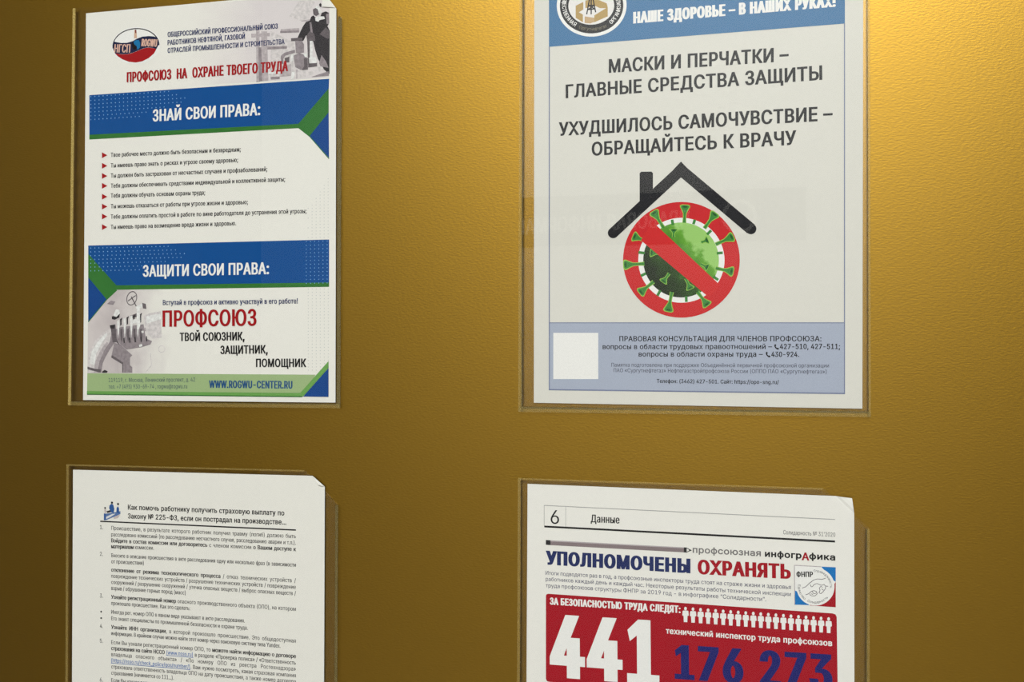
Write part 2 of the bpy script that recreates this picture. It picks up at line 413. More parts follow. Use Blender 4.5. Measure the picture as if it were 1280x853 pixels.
GLYPH_DATA = r"""
А943|32,0 396,1000 543,1000 910,0 777,0 564,595 519,732 456,940 482,940 167,0;216,279 216,391 727,391 727,279
Б883|118,0 118,1000 715,1000 715,889 245,889 245,581 475,581 570,572 652,546 718,504 767,448 797,378 807,296 797,211 767,139 718,80 652,36 571,9 475,0;245,111 472,111 562,123 628,159 669,218 683,297 669,370 628,425 562,459 472,470 245,470
В897|118,0 118,1000 474,1000 569,991 646,964 706,923 749,869 774,805 783,735 777,677 760,629 700,562 619,524 619,515 667,506 714,483 756,447 791,399 814,340 821,268 813,196 787,131 742,77 677,35 592,9 485,0;245,112 481,112 581,123 648,157 686,207 699,268 692,317 673,361 642,399 601,429 549,447 488,454 245,454;245,561 468,561 566,582 605,608 635,642 654,683 660,732 649,793 614,843 556,877 472,888 245,888
Г789|727,1000 727,889 245,889 245,0 118,0 118,1000
Д1118|62,-215 62,111 144,111 190,169 230,259 262,391 285,579 319,1000 944,1000 944,111 1056,111 1056,-215 934,-215 934,0 184,0 184,-215;290,111 818,111 818,889 435,889 409,579 385,381 347,219 321,157
Е823|118,0 118,1000 732,1000 732,888 245,888 245,562 699,562 699,450 245,450 245,112 738,112 738,0
З846|425,-13 332,-5 250,21 182,62 129,116 95,183 82,259 210,259 220,212 242,172 275,141 317,117 423,98 483,103 536,120 579,146 613,182 634,225 642,274 635,325 614,369 580,406 534,434 476,451 407,457 326,457 326,568 407,568 511,589 551,614 582,648 600,689 607,737 601,784 585,825 558,858 521,883 426,903 328,884 255,830 234,791 226,744 103,744 116,819 149,885 201,939 266,980 343,1005 428,1013 515,1004 589,976 649,933 694,878 722,813 731,744 720,666 686,601 633,551 564,519 564,512 623,496 673,468 713,431 742,386 760,332 766,273 755,195 722,126 670,68 601,24 518,-4
И1029|911,0 783,0 795,892 817,889 269,0 118,0 118,1000 245,1000 241,213 233,105 216,108 762,1000 911,1000
Й1029|911,0 783,0 795,892 817,889 269,0 118,0 118,1000 245,1000 241,213 233,105 216,108 762,1000 911,1000;515,1105 464,1112 417,1131 378,1160 348,1199 328,1245 321,1295 409,1295 417,1253 439,1220 473,1198 515,1191 558,1198 592,1220 614,1253 621,1295 710,1295 704,1245 684,1199 654,1161 614,1131 568,1112
К917|118,0 118,1000 245,1000 245,564 385,564 712,1000 866,1000 493,515 882,0 729,0 391,454 245,454 245,0
Л1021|62,0 62,111 89,111 165,130 190,157 209,202 234,355 287,1000 903,1000 903,0 777,0 777,889 402,889 358,345 335,191 290,83 257,46 215,20 163,5
М1235|118,0 118,1000 298,1000 632,96 604,96 936,1000 1116,1000 1116,0 991,0 997,899 1008,899 672,0 562,0 220,899 234,899 240,0
Н1016|118,0 118,1000 245,1000 245,568 771,568 771,1000 898,1000 898,0 771,0 771,456 245,456 245,0
О1048|525,-13 403,2 296,49 206,125 137,227 94,352 79,499 94,647 137,773 206,875 296,951 403,998 525,1013 647,998 754,951 844,875 912,773 955,647 969,499 955,352 912,227 844,125 754,49 647,2;525,104 610,115 687,149 752,205 803,283 835,382 846,499 835,618 803,717 752,795 687,851 610,885 525,896 439,885 362,850 297,794 246,716 214,618 203,499 214,382 246,284 297,206 362,150 439,115
П1016|898,1000 898,0 771,0 771,888 245,888 245,0 118,0 118,1000
Р874|118,0 118,1000 462,1000 568,990 653,958 719,909 766,845 794,769 803,683 794,598 766,522 719,457 653,407 568,376 462,365 215,365 215,477 457,477 528,483 584,503 626,535 655,577 672,627 677,683 672,740 655,789 626,831 584,862 527,882 456,889 245,889 245,0
С1003|526,-13 403,2 295,49 205,125 137,227 94,352 79,499 94,647 137,773 205,875 295,951 403,998 526,1013 669,991 733,964 790,926 840,879 880,822 910,758 930,685 803,685 765,776 702,842 620,883 526,896 438,884 361,850 296,793 246,715 214,617 203,499 214,382 246,284 296,207 361,150 439,116 526,104 620,118 702,158 765,225 803,315 930,315 911,243 881,178 840,122 791,74 734,37 669,9 600,-8
Т882|62,888 62,1000 819,1000 819,888 505,888 505,0 379,0 379,888
У858|170,0 170,113 240,113 320,129 346,150 364,181 384,228 32,1000 171,1000 363,555 456,292 420,292 487,481 570,701 689,1000 826,1000 480,165 433,80 402,46 361,21 307,5 238,0
Ф1136|524,72 397,85 288,124 199,187 134,272 93,377 79,500 93,623 134,728 199,813 288,876 397,915 524,928 611,928 739,915 848,876 936,813 1002,728 1043,623 1056,500 1043,377 1002,272 936,187 848,124 739,85 611,72;530,189 606,189 704,198 785,224 849,269 896,330 924,408 934,500 924,592 896,670 849,731 785,776 704,802 606,811 530,811 432,802 351,776 287,731 240,670 211,592 202,500 211,408 240,330 287,269 351,224 432,198;505,-57 505,1057 631,1057 631,-57
Х932|36,0 427,559 427,464 58,1000 205,1000 479,574 456,574 734,1000 877,1000 509,470 509,564 896,0 750,0 453,454 481,454 180,0
Ц986|868,0 118,0 118,1000 245,1000 245,111 742,111 742,1000 868,1000;846,-215 846,0 795,0 795,111 966,111 966,-215
Ч957|438,373 341,382 259,407 193,450 144,511 113,592 103,693 103,1000 230,1000 230,693 246,599 294,535 366,498 454,486 535,493 611,514 750,589 750,464 609,398 528,379;712,0 712,1000 839,1000 839,0
Ш1310|118,1000 245,1000 245,111 592,111 592,1000 718,1000 718,111 1065,111 1065,1000 1192,1000 1192,0 118,0
Щ1330|118,1000 245,1000 245,111 592,111 592,1000 718,1000 718,111 1065,111 1065,1000 1192,1000 1192,0 118,0;1169,-215 1169,0 1119,0 1119,111 1290,111 1289,-215
Ы1203|211,605 484,605 580,596 663,568 730,525 780,466 810,393 821,308 811,220 780,144 730,83 663,38 581,9 484,0 118,0 118,1000 245,1000 245,110 483,110 571,123 638,164 681,227 695,309 689,362 669,407 638,444 596,471 544,488 483,493 211,493;1085,1000 1085,0 958,0 958,1000
Ь888|211,605 484,605 580,596 663,568 730,525 780,466 810,393 821,308 811,220 780,144 730,83 663,38 581,9 484,0 118,0 118,1000 245,1000 245,110 483,110 571,123 638,164 681,227 695,309 689,362 669,407 638,444 596,471 544,488 483,493 211,493
Э1003|478,-13 403,-8 333,9 269,37 211,75 162,122 122,179 92,243 73,315 200,315 237,225 300,158 383,117 478,104 565,116 642,150 707,207 757,284 789,382 799,499 789,617 757,715 707,793 642,850 565,884 478,896 383,883 300,842 237,776 200,685 73,685 92,758 122,822 163,879 212,926 270,964 334,991 478,1013 600,998 708,951 798,875 866,773 909,647 923,499 909,353 866,227 797,125 708,49 600,2;381,454 381,566 844,566 844,454
Ю1392|458,558 458,451 179,451 179,558;245,1000 245,0 118,0 118,1000;868,-13 747,2 639,49 549,125 481,227 437,352 423,499 437,647 481,773 549,875 639,951 747,998 868,1013 990,998 1098,951 1187,875 1255,773 1298,647 1313,499 1298,352 1255,227 1187,125 1098,49 990,2;868,104 954,115 1031,149 1096,205 1146,283 1179,382 1189,499 1179,618 1146,717 1096,795 1031,851 954,885 868,896 783,885 706,850 640,794 590,716 558,618 547,499 558,382 590,284 640,206 706,150 783,115
Я883|764,0 638,0 638,889 426,889 354,882 298,864 256,835 227,796 210,748 204,692 210,637 227,591 256,553 298,524 354,507 424,501 694,501 694,389 419,389 314,398 229,427 163,473 115,534 87,607 78,692 87,777 115,851 162,913 228,960 313,990 419,1000 764,1000;189,0 42,0 288,450 431,450
а765|314,-17 247,-10 186,10 134,42 94,88 68,144 60,212 66,270 85,316 114,352 152,380 246,414 350,432 459,446 521,462 537,477 524,583 471,633 385,650 293,634 231,591 197,538 81,572 112,633 154,680 205,715 261,738 381,756 470,746 562,708 602,675 634,630 655,570 662,494 662,0 544,0 544,102 536,102 495,48 423,2;335,89 397,96 448,115 488,145 518,183 536,226 542,271 542,373 510,358 345,330 264,312 203,274 186,244 181,206 200,142 255,103
б809|408,-16 316,-5 235,30 166,86 112,161 78,254 81,592 123,738 156,793 199,837 251,871 312,895 537,933 569,959 578,1000 685,1000 680,949 665,906 637,872 597,847 468,819 377,808 304,788 249,753 209,701 183,625 166,522 231,617 329,687 387,707 450,714 528,702 598,667 657,612 703,539 732,453 742,356 731,256 699,166 648,91 580,33 499,-4;409,90 471,98 523,121 565,160 596,211 615,275 621,350 615,425 597,489 568,540 527,578 476,601 415,609 352,600 296,575 251,535 216,482 195,418 188,345 195,275 214,213 247,162 291,123 345,98
в770|103,0 103,746 409,746 519,732 603,692 657,628 675,547 665,488 636,443 590,411 531,392 613,363 679,299 698,255 704,201 697,147 674,98 638,57 589,26 528,7 456,0;217,109 456,109 508,116 548,137 572,169 581,211 572,262 548,300 508,324 456,332 217,332;217,433 410,433 470,440 516,461 545,494 554,537 545,579 516,610 470,630 409,636 217,636
г597|569,746 569,635 223,635 223,0 103,0 103,746
д840|26,-215 26,111 87,111 127,162 156,229 177,322 192,454 217,746 700,746 700,111 814,111 814,-215 695,-215 695,0 146,0 146,-215;223,111 581,111 581,635 326,635 309,454 280,249 257,171
е794|417,-16 316,-4 230,32 161,90 109,167 78,260 67,367 78,475 109,569 159,647 226,706 308,743 403,756 522,735 578,709 628,670 670,619 702,554 723,475 730,333 147,333 147,434 664,434 609,397 603,467 585,528 556,578 516,617 465,641 403,649 341,641 288,616 245,578 214,530 195,474 189,415 189,349 196,273 217,209 251,158 297,121 353,98 417,91 499,104 561,143 601,207 717,179 694,124 659,77 612,38 555,9 490,-10
ё794|417,-16 316,-4 230,32 161,90 109,167 78,260 67,367 78,475 109,569 159,647 226,706 308,743 403,756 522,735 578,709 628,670 670,619 702,554 723,475 730,333 147,333 147,434 664,434 609,397 603,467 585,528 556,578 516,617 465,641 403,649 341,641 288,616 245,578 214,530 195,474 189,415 189,349 196,273 217,209 251,158 297,121 353,98 417,91 499,104 561,143 601,207 717,179 694,124 659,77 612,38 555,9 490,-10;542,870 512,876 486,894 468,919 462,950 468,980 486,1006 512,1023 542,1029 573,1023 598,1006 616,980 621,950 616,919 598,894 573,876;260,870 229,876 203,894 186,919 180,950 186,980 203,1006 229,1023 260,1029 290,1023 316,1006 333,980 339,950 333,919 316,894 290,876
ж1107|41,0 343,379 45,746 187,746 435,429 495,429 495,746 615,746 615,429 673,429 919,746 1063,746 766,379 1066,0 921,0 672,318 615,318 615,0 495,0 495,318 438,318 187,0
з675|336,-9 264,-3 199,15 143,45 100,84 72,132 62,187 184,187 197,150 231,120 279,100 336,93 398,102 447,128 479,166 489,213 478,263 444,302 390,328 320,336 270,336 270,426 320,426 379,434 426,458 458,495 468,543 460,589 433,625 392,648 340,656 286,649 239,628 206,595 194,552 78,552 88,609 115,658 157,699 210,729 272,748 340,754 410,747 470,727 519,694 556,652 578,603 586,548 576,489 545,441 499,406 443,387 443,382 517,361 571,322 604,269 615,205 606,147 579,95 536,52 480,19 413,-2
и807|703,0 583,0 583,540 575,540 218,0 103,0 103,746 223,746 223,204 232,204 589,746 703,746
й807|703,0 583,0 583,540 575,540 218,0 103,0 103,746 223,746 223,204 232,204 589,746 703,746;403,851 352,857 305,876 266,906 236,945 216,990 209,1040 297,1040 305,999 327,965 361,944 403,936 446,944 480,965 502,999 509,1040 598,1040 592,990 572,945 542,906 502,877 456,857
к740|103,0 103,746 223,746 223,423 299,423 566,746 719,746 419,385 723,0 570,0 328,312 223,312 223,0
л787|13,0 13,111 40,111 95,123 132,169 153,261 165,414 179,746 684,746 684,0 563,0 563,635 293,635 281,372 254,165 226,93 185,41 128,10 54,0
м1052|103,0 103,746 284,746 537,80 516,80 766,746 948,746 948,0 828,0 832,697 846,697 816,591 784,495 578,0 472,0 265,495 232,590 201,697 219,697 223,0
н803|607,438 607,328 195,328 195,438;223,746 223,0 103,0 103,746;699,746 699,0 579,0 579,746
о816|407,-16 312,-4 230,32 161,90 110,167 78,261 67,368 78,478 110,572 161,649 230,707 312,744 407,756 504,744 587,707 655,649 706,572 738,478 749,368 738,261 706,167 655,90 587,32 504,-4;407,91 476,101 531,130 574,174 604,231 622,297 628,368 622,441 604,507 574,565 531,610 476,639 407,648 340,639 285,610 243,565 213,508 195,441 189,368 195,297 213,231 243,174 285,130 340,101
п803|699,746 699,0 579,0 579,635 224,635 224,0 103,0 103,746
р834|103,-281 103,746 220,746 220,628 232,628 270,680 337,733 387,750 450,756 538,744 615,709 679,652 727,575 757,481 767,371 757,261 727,166 679,89 616,32 539,-4 451,-16 389,-10 339,7 271,61 232,115 223,115 223,-281;433,92 497,101 549,129 591,172 621,229 639,297 645,372 639,447 621,513 591,569 550,612 497,639 433,648 369,640 317,613 276,572 246,517 228,450 221,372 228,294 246,226 276,170 318,128 370,101
с778|407,-16 312,-4 230,32 161,90 110,167 78,261 67,368 78,478 110,572 161,649 230,707 312,744 407,756 511,741 600,700 668,633 711,544 595,515 571,568 531,611 476,639 407,648 340,639 285,610 243,565 213,508 195,441 189,368 195,297 213,231 243,174 285,130 340,101 407,91 477,101 532,130 573,174 598,230 713,201 671,110 602,42 512,-1
т639|260,0 260,638 13,638 13,746 626,746 626,638 380,638 380,0
у765|93,-272 121,-168 204,-175 256,-145 296,-70 319,-3 34,746 166,746 325,305 404,41 361,41 440,305 600,746 730,746 401,-114 347,-210 274,-267 180,-285 127,-281
ф938|409,-16 314,-4 231,32 162,90 110,167 78,261 67,368 78,478 110,572 162,649 231,707 314,744 409,756 530,756 625,744 708,707 776,649 828,572 860,478 871,368 860,261 828,167 776,90 708,32 625,-4 530,-16;409,85 530,85 598,95 653,125 696,171 727,230 745,296 752,368 745,442 727,510 696,570 653,618 598,649 530,659 409,659 341,649 286,618 242,570 211,510 193,442 187,368 193,296 211,230 242,171 285,125 341,95;409,-281 409,1000 530,1000 530,-281
х744|41,0 337,429 336,336 56,746 197,746 407,405 345,405 458,601 554,746 691,746 410,332 410,421 703,0 564,0 454,168 340,357 402,357 291,168 180,0
ц816|103,0 103,746 223,746 223,111 579,111 579,746 699,746 699,0;676,-215 676,0 626,0 626,111 797,111 796,-215
ч789|389,233 272,250 181,302 123,388 103,508 103,746 223,746 223,508 235,434 271,383 324,354 389,344 519,357 638,391 638,281 560,256 480,239;565,0 565,746 685,746 685,0
ш1125|103,746 223,746 223,111 502,111 502,746 622,746 622,111 901,111 901,746 1021,746 1021,0 103,0
щ1144|103,746 223,746 223,111 502,111 502,746 622,746 622,111 901,111 901,746 1021,746 1021,0 103,0;998,-215 998,0 948,0 948,111 1119,111 1118,-215
ъ881|13,648 13,746 276,746 276,648;324,480 540,480 621,472 689,449 742,412 782,365 805,307 813,242 805,178 782,119 742,70 689,32 621,8 540,0 222,0 222,746 342,746 342,111 540,111 601,120 650,146 682,186 693,238 682,290 650,332 601,359 540,368 324,368
ы1004|205,480 421,480 502,472 570,449 624,412 663,365 687,307 695,242 687,178 663,119 624,70 570,32 502,8 421,0 103,0 103,746 223,746 223,111 421,111 482,120 531,146 563,186 574,238 563,290 531,332 482,359 421,368 205,368;780,0 780,746 900,746 900,0
ь762|205,480 421,480 502,472 570,449 624,412 663,365 687,307 695,242 687,178 663,119 624,70 570,32 502,8 421,0 103,0 103,746 223,746 223,111 421,111 482,120 531,146 563,186 574,238 563,290 531,332 482,359 421,368 205,368
э778|370,-16 265,-1 176,42 107,110 64,201 180,230 205,174 246,130 301,101 370,91 438,101 493,130 535,174 565,231 583,297 589,368 583,441 565,508 535,565 493,610 438,639 370,648 302,639 247,611 207,568 183,515 67,544 110,633 178,700 267,741 370,756 466,744 548,707 616,649 668,572 700,478 711,368 700,261 668,167 616,90 548,32 466,-4;608,320 260,320 260,428 608,428
ю1150|103,0 103,746 217,746 217,0;191,319 191,426 462,426 462,319;741,-16 645,-4 562,32 494,90 443,167 411,261 401,368 411,478 443,572 494,649 562,707 645,744 741,756 837,744 920,707 988,649 1039,572 1071,478 1082,368 1071,261 1039,167 988,90 920,32 837,-4;741,91 809,101 864,130 907,174 937,231 955,297 960,368 955,441 937,507 907,565 864,610 809,639 741,648 673,639 618,610 576,565 546,508 528,441 522,368 528,297 546,231 576,174 618,130 673,101
я757|653,0 534,0 534,641 362,641 280,632 224,607 193,565 183,509 193,455 225,414 280,389 362,381 585,381 585,280 354,280 225,296 135,343 80,416 62,509 80,605 135,680 225,729 353,746 653,746;168,0 30,0 239,338 373,338
0891|446,-13 342,2 255,47 186,122 135,223 104,349 94,499 104,649 136,776 187,878 256,952 343,998 446,1013 548,998 635,952 704,878 755,776 786,649 797,499 786,349 755,223 705,122 636,47 549,2;446,97 513,109 570,145 616,203 649,283 669,382 676,499 669,618 649,717 616,797 570,855 513,891 446,903 377,891 320,855 275,797 242,717 222,618 215,499 222,382 242,283 275,203 320,145 377,109
1891|150,0 150,107 768,107 768,0;542,1000 542,0 417,0 417,881 411,881 169,703 169,839 390,1000
2891|126,0 126,93 460,450 555,555 611,642 630,730 623,780 605,823 575,857 537,883 440,903 385,897 339,880 301,851 273,813 255,766 250,711 129,711 139,796 169,869 218,930 281,976 357,1004 442,1013 527,1004 601,976 663,932 710,875 739,808 749,732 729,624 660,508 525,353 300,119 300,111 765,111 765,0
3891|428,-13 341,-5 261,19 192,59 138,113 102,180 86,259 215,259 226,211 249,171 282,139 325,116 430,98 541,119 585,146 618,183 640,229 647,285 641,337 621,386 588,427 540,459 476,480 395,487 308,487 308,588 566,881 566,889 137,889 137,1000 732,1000 732,905 415,547 415,568 518,567 606,542 677,498 729,437 762,365 772,285 761,202 728,130 676,70 607,24 523,-4
4891|78,207 78,311 485,1000 611,1000 213,326 213,319 812,319 812,207;554,0 554,624 674,624 674,0
5891|435,-13 350,-5 275,22 212,64 163,118 130,183 117,256 240,256 250,213 271,175 341,118 435,98 492,105 543,127 585,160 617,205 638,258 644,319 637,380 616,435 583,480 540,515 488,537 428,544 329,528 252,483 132,497 189,1000 720,1000 720,889 296,889 263,593 349,639 451,656 517,649 578,631 632,601 678,561 716,511 745,454 763,390 768,321 758,229 725,149 674,81 607,30 526,-3
6891|445,-13 357,-3 280,29 215,79 166,146 135,227 125,318 133,392 157,470 270,669 496,1000 633,1000 297,513 286,513 324,565 385,603 462,617 547,608 621,579 681,533 727,471 755,396 764,309 754,221 723,143 674,78 609,28 532,-3;445,95 500,102 548,123 587,156 618,199 637,251 644,309 637,368 618,419 587,462 548,494 500,515 445,521 390,515 342,495 302,463 271,420 252,370 246,311 252,252 271,200 302,156 342,123 390,102
7891|191,0 636,881 636,889 122,889 122,1000 768,1000 768,882 324,0
8891|445,-13 350,-4 266,22 198,65 146,121 113,189 102,266 108,327 128,384 158,433 199,474 246,504 300,520 300,525 234,554 182,605 149,672 138,748 148,820 178,884 225,938 287,979 361,1005 445,1013 528,1005 602,979 663,938 710,884 740,820 750,748 739,672 706,605 655,554 591,525 591,520 643,504 690,474 730,433 761,384 781,327 788,266 777,189 744,121 692,65 623,22 540,-4;445,97 507,102 560,118 603,145 635,180 655,223 662,272 655,325 634,371 600,409 556,438 504,456 445,462 385,456 333,438 289,409 255,371 234,325 227,272 233,223 253,180 285,145 329,118 382,102;445,569 539,590 576,616 604,650 622,691 628,738 622,785 605,826 577,859 541,884 445,904 349,884 312,859 284,826 267,785 261,738 267,691 284,650 312,616 349,590
9891|444,1013 532,1003 610,971 674,921 723,854 754,773 764,682 756,608 733,530 619,331 394,0 256,0 593,487 604,487 565,435 505,397 428,383 343,392 269,421 209,467 163,529 134,604 125,691 135,780 166,858 216,922 280,972 357,1003;444,905 390,898 342,877 302,844 272,801 253,749 246,691 253,632 272,581 302,538 342,506 390,485 444,479 499,485 548,505 588,537 618,580 637,631 644,689 637,748 618,800 588,844 548,877 500,898
.369|187,-9 153,-2 124,17 104,46 97,81 104,115 124,144 153,164 187,170 222,164 251,144 271,115 277,81 271,46 251,17 222,-2
,369|74,-235 133,140 269,140 166,-235
:369|187,-9 153,-2 124,17 104,46 97,81 104,115 124,144 153,164 187,170 222,164 251,144 271,115 277,81 271,46 251,17 222,-2;187,532 153,539 124,558 104,587 97,621 104,656 124,685 153,705 187,711 222,705 251,685 271,656 277,621 271,587 251,558 222,539
;369|74,-235 133,140 269,140 166,-235;203,532 169,539 140,558 120,587 113,621 120,656 140,685 169,705 203,711 238,705 267,685 287,656 293,621 287,587 267,558 238,539
!385|132,315 124,1000 260,1000 251,315;193,-9 158,-2 129,17 109,46 103,81 109,115 129,144 158,163 193,170 227,163 256,144 275,115 282,81 275,46 256,17 227,-2
-891|662,481 662,369 224,369 224,481
–687|687,481 687,369 0,369 0,481
(537|175,406 198,636 259,867 347,1060 464,1060 375,842 317,616 297,406 315,225 370,32 464,-189 347,-189 273,-42 219,107 186,258
)537|73,-189 169,35 222,229 240,406 219,616 162,842 73,1060 190,1060 279,867 340,636 362,406 351,256 317,105 263,-44 190,-189
/490|462,1047 140,-150 28,-150 350,1047
«791|331,97 64,411 331,726 468,726 206,411 468,97;603,97 337,411 603,726 741,726 479,411 741,97
»791|51,97 313,411 51,726 188,726 455,411 188,97;323,97 585,411 323,726 460,726 728,411 460,97
“590|101,626 205,1000 297,1000 238,626;344,626 448,1000 539,1000 480,626
”590|101,626 160,1000 297,1000 193,626;344,626 403,1000 539,1000 436,626
№1496|118,0 118,1000 239,1000 685,238 695,238 695,1000 818,1000 818,0 697,0 254,756 243,756 243,0;942,301 942,403 1368,403 1368,301;1154,489 1087,496 1030,517 983,552 949,598 927,654 920,719 920,784 927,849 948,905 983,951 1029,986 1086,1008 1153,1015 1220,1008 1278,986 1323,951 1357,905 1378,849 1385,784 1385,719 1378,654 1357,597 1323,551 1278,517 1221,496;1154,587 1204,596 1239,623 1260,665 1267,719 1267,784 1260,837 1239,878 1203,905 1153,913 1102,905 1066,878 1045,837 1038,784 1038,719 1045,665 1067,622 1103,596
…1156|193,-9 158,-2 129,17 109,46 103,81 109,115 129,144 158,164 193,170 227,164 256,144 276,115 283,81 276,46 256,17 227,-2;578,-9 544,-2 514,17 495,46 488,81 495,115 514,144 544,164 578,170 613,164 642,144 661,115 668,81 661,46 642,17 613,-2;964,-9 929,-2 900,17 880,46 874,81 880,115 900,144 929,164 964,170 998,164 1028,144 1047,115 1054,81 1047,46 1028,17 998,-2
+891|389,67 389,715 501,715 501,67;121,338 121,444 768,444 768,338
@1329|699,-266 559,-255 435,-224 329,-173 241,-103 171,-15 120,91 89,214 79,352 90,488 121,608 172,714 241,802 328,872 432,924 552,956 686,966 815,955 929,922 1025,870 1105,801 1168,719 1213,627 1240,527 1249,423 1241,279 1208,149 1178,96 1138,56 1084,30 1015,21 936,33 866,70 843,99 831,134 826,134 802,94 763,58 710,33 642,25 560,36 493,69 440,122 401,190 378,270 370,358 379,444 406,520 449,584 505,633 573,664 648,674 708,669 757,651 818,601 824,601 824,658 931,658 931,217 936,179 953,146 980,124 1018,116 1062,124 1094,149 1117,191 1132,250 1142,423 1135,509 1114,591 1078,667 1028,734 963,790 884,833 791,860 683,869 573,860 476,834 392,791 322,731 266,657 225,567 200,465 192,350 200,233 225,130 266,41 323,-33 396,-91 484,-133 586,-159 703,-168 809,-158 901,-135 962,-115 991,-210 912,-236 808,-257;648,128 706,134 752,154 786,186 810,233 829,363 824,434 809,489 784,528 749,554 650,573 599,566 556,545 521,512 496,469 475,363 493,247 515,198 548,160 592,136
'405|153,624 138,1000 266,1000 252,624
_627|627,0 627,-111 0,-111 0,0
•764|382,182 325,189 274,211 230,245 196,289 174,340 167,397 174,454 196,505 230,549 274,583 325,604 382,611 439,604 490,583 534,549 568,505 589,454 597,397 589,340 568,289 534,245 490,211 439,189
H1016|118,0 118,1000 245,1000 245,568 771,568 771,1000 898,1000 898,0 771,0 771,456 245,456 245,0
W1349|305,0 32,1000 162,1000 387,78 372,78 602,1000 746,1000 977,78 960,78 1186,1000 1316,1000 1042,0 895,0 723,635 691,769 660,934 687,934 658,776 625,635 453,0
R883|118,0 118,1000 464,1000 569,990 655,960 721,913 767,851 795,777 805,692 795,607 767,534 721,473 654,427 569,398 464,389 189,389 189,501 459,501 530,507 585,524 627,553 656,591 673,637 679,692 673,748 656,796 627,835 585,864 529,882 458,889 245,889 245,0;694,0 452,450 595,450 841,0
O1048|525,-13 403,2 296,49 206,125 137,227 94,352 79,499 94,647 137,773 206,875 296,951 403,998 525,1013 647,998 754,951 844,875 912,773 955,647 969,499 955,352 912,227 844,125 754,49 647,2;525,104 610,115 687,149 752,205 803,283 835,382 846,499 835,618 803,717 752,795 687,851 610,885 525,896 439,885 362,850 297,794 246,716 214,618 203,499 214,382 246,284 297,206 362,150 439,115
G1023|528,-13 403,2 294,49 204,125 136,227 93,353 79,499 93,647 136,773 203,875 293,951 400,998 521,1013 597,1008 669,990 735,961 793,922 842,874 883,818 913,755 932,685 802,685 761,773 700,839 620,882 521,896 436,884 360,850 295,793 246,715 214,617 203,499 214,382 246,285 296,207 362,150 440,116 528,104 608,113 678,140 735,183 779,242 806,314 815,398 854,391 556,391 556,503 940,503 940,393 926,278 886,179 823,97 740,37 641,-1
U1017|509,-16 398,-5 303,30 225,85 166,157 130,243 118,340 118,1000 244,1000 244,350 252,282 277,222 315,172 368,134 433,109 509,101 585,109 650,134 702,172 740,222 764,282 772,350 772,1000 899,1000 899,340 887,243 850,157 792,85 714,30 619,-5
C1003|526,-13 403,2 295,49 205,125 137,227 94,352 79,499 94,647 137,773 205,875 295,951 403,998 526,1013 669,991 733,964 790,926 840,879 880,822 910,758 930,685 803,685 765,776 702,842 620,883 526,896 438,884 361,850 296,793 246,715 214,617 203,499 214,382 246,284 296,207 361,150 439,116 526,104 620,118 702,158 765,225 803,315 930,315 911,243 881,178 840,122 791,74 734,37 669,9 600,-8
E823|118,0 118,1000 732,1000 732,888 245,888 245,562 699,562 699,450 245,450 245,112 738,112 738,0
N1029|118,0 118,1000 268,1000 813,108 796,105 788,213 784,1000 911,1000 911,0 760,0 211,889 234,892 246,0
T882|62,888 62,1000 819,1000 819,888 505,888 505,0 379,0 379,888
w1115|270,0 44,746 171,746 302,268 344,81 324,81 365,265 495,746 622,746 750,267 791,81 769,81 812,266 944,746 1070,746 844,0 724,0 544,664 571,664 391,0
r509|103,0 103,746 219,746 219,631 227,631 255,682 300,722 355,748 419,756 479,754 479,634 407,640 357,635 313,618 276,592 247,557 229,515 223,466 223,0
o816|407,-16 312,-4 230,32 161,90 110,167 78,261 67,368 78,478 110,572 161,649 230,707 312,744 407,756 504,744 587,707 655,649 706,572 738,478 749,368 738,261 706,167 655,90 587,32 504,-4;407,91 476,101 531,130 574,174 604,231 622,297 628,368 622,441 604,507 574,565 531,610 476,639 407,648 340,639 285,610 243,565 213,508 195,441 189,368 195,297 213,231 243,174 285,130 340,101
g836|407,-296 330,-291 263,-274 162,-216 99,-136 199,-80 239,-130 303,-173 407,-191 489,-180 555,-148 598,-92 612,-11 612,134 602,134 563,82 496,31 446,15 383,9 298,20 221,52 157,105 108,177 77,268 67,376 77,484 108,577 157,652 221,709 298,744 385,756 448,750 498,733 566,680 605,627 615,627 615,746 732,746 732,-17 721,-106 689,-177 637,-230 571,-267 493,-289;403,116 466,124 518,148 559,186 590,238 608,302 614,379 608,454 590,519 560,573 519,614 466,640 403,648 338,639 285,612 243,570 213,516 195,451 189,379 195,305 214,241 244,188 286,149 339,124
u806|358,-10 288,-2 226,21 175,60 136,115 111,186 103,273 103,746 223,746 223,283 235,206 269,147 323,111 393,99 444,104 490,122 528,151 557,190 576,240 582,300 582,746 702,746 702,0 586,0 586,181 604,181 562,92 505,33 437,1
n805|223,446 223,0 103,0 103,746 219,746 220,565 201,565 243,653 299,712 368,745 447,756 518,748 580,724 631,685 669,631 694,560 702,472 702,0 582,0 582,462 571,540 537,598 483,635 413,647 362,641 316,624 278,595 248,556 230,506
s717|358,-16 285,-10 220,7 166,35 121,74 89,125 70,185 185,209 207,156 244,118 294,97 356,89 426,98 481,122 515,159 527,202 520,238 499,267 465,289 417,305 293,334 205,365 142,409 104,467 92,538 101,599 128,652 170,695 226,728 293,749 368,756 439,750 499,732 548,704 588,667 637,570 527,545 508,585 477,620 431,645 368,654 307,646 257,623 224,588 213,545 221,507 244,478 338,438 451,411 540,381 602,337 639,280 651,209 642,147 614,93 570,47 511,13 439,-9
c778|407,-16 312,-4 230,32 161,90 110,167 78,261 67,368 78,478 110,572 161,649 230,707 312,744 407,756 511,741 600,700 668,633 711,544 595,515 571,568 531,611 476,639 407,648 340,639 285,610 243,565 213,508 195,441 189,368 195,297 213,231 243,174 285,130 340,101 407,91 477,101 532,130 573,174 598,230 713,201 671,110 602,42 512,-1
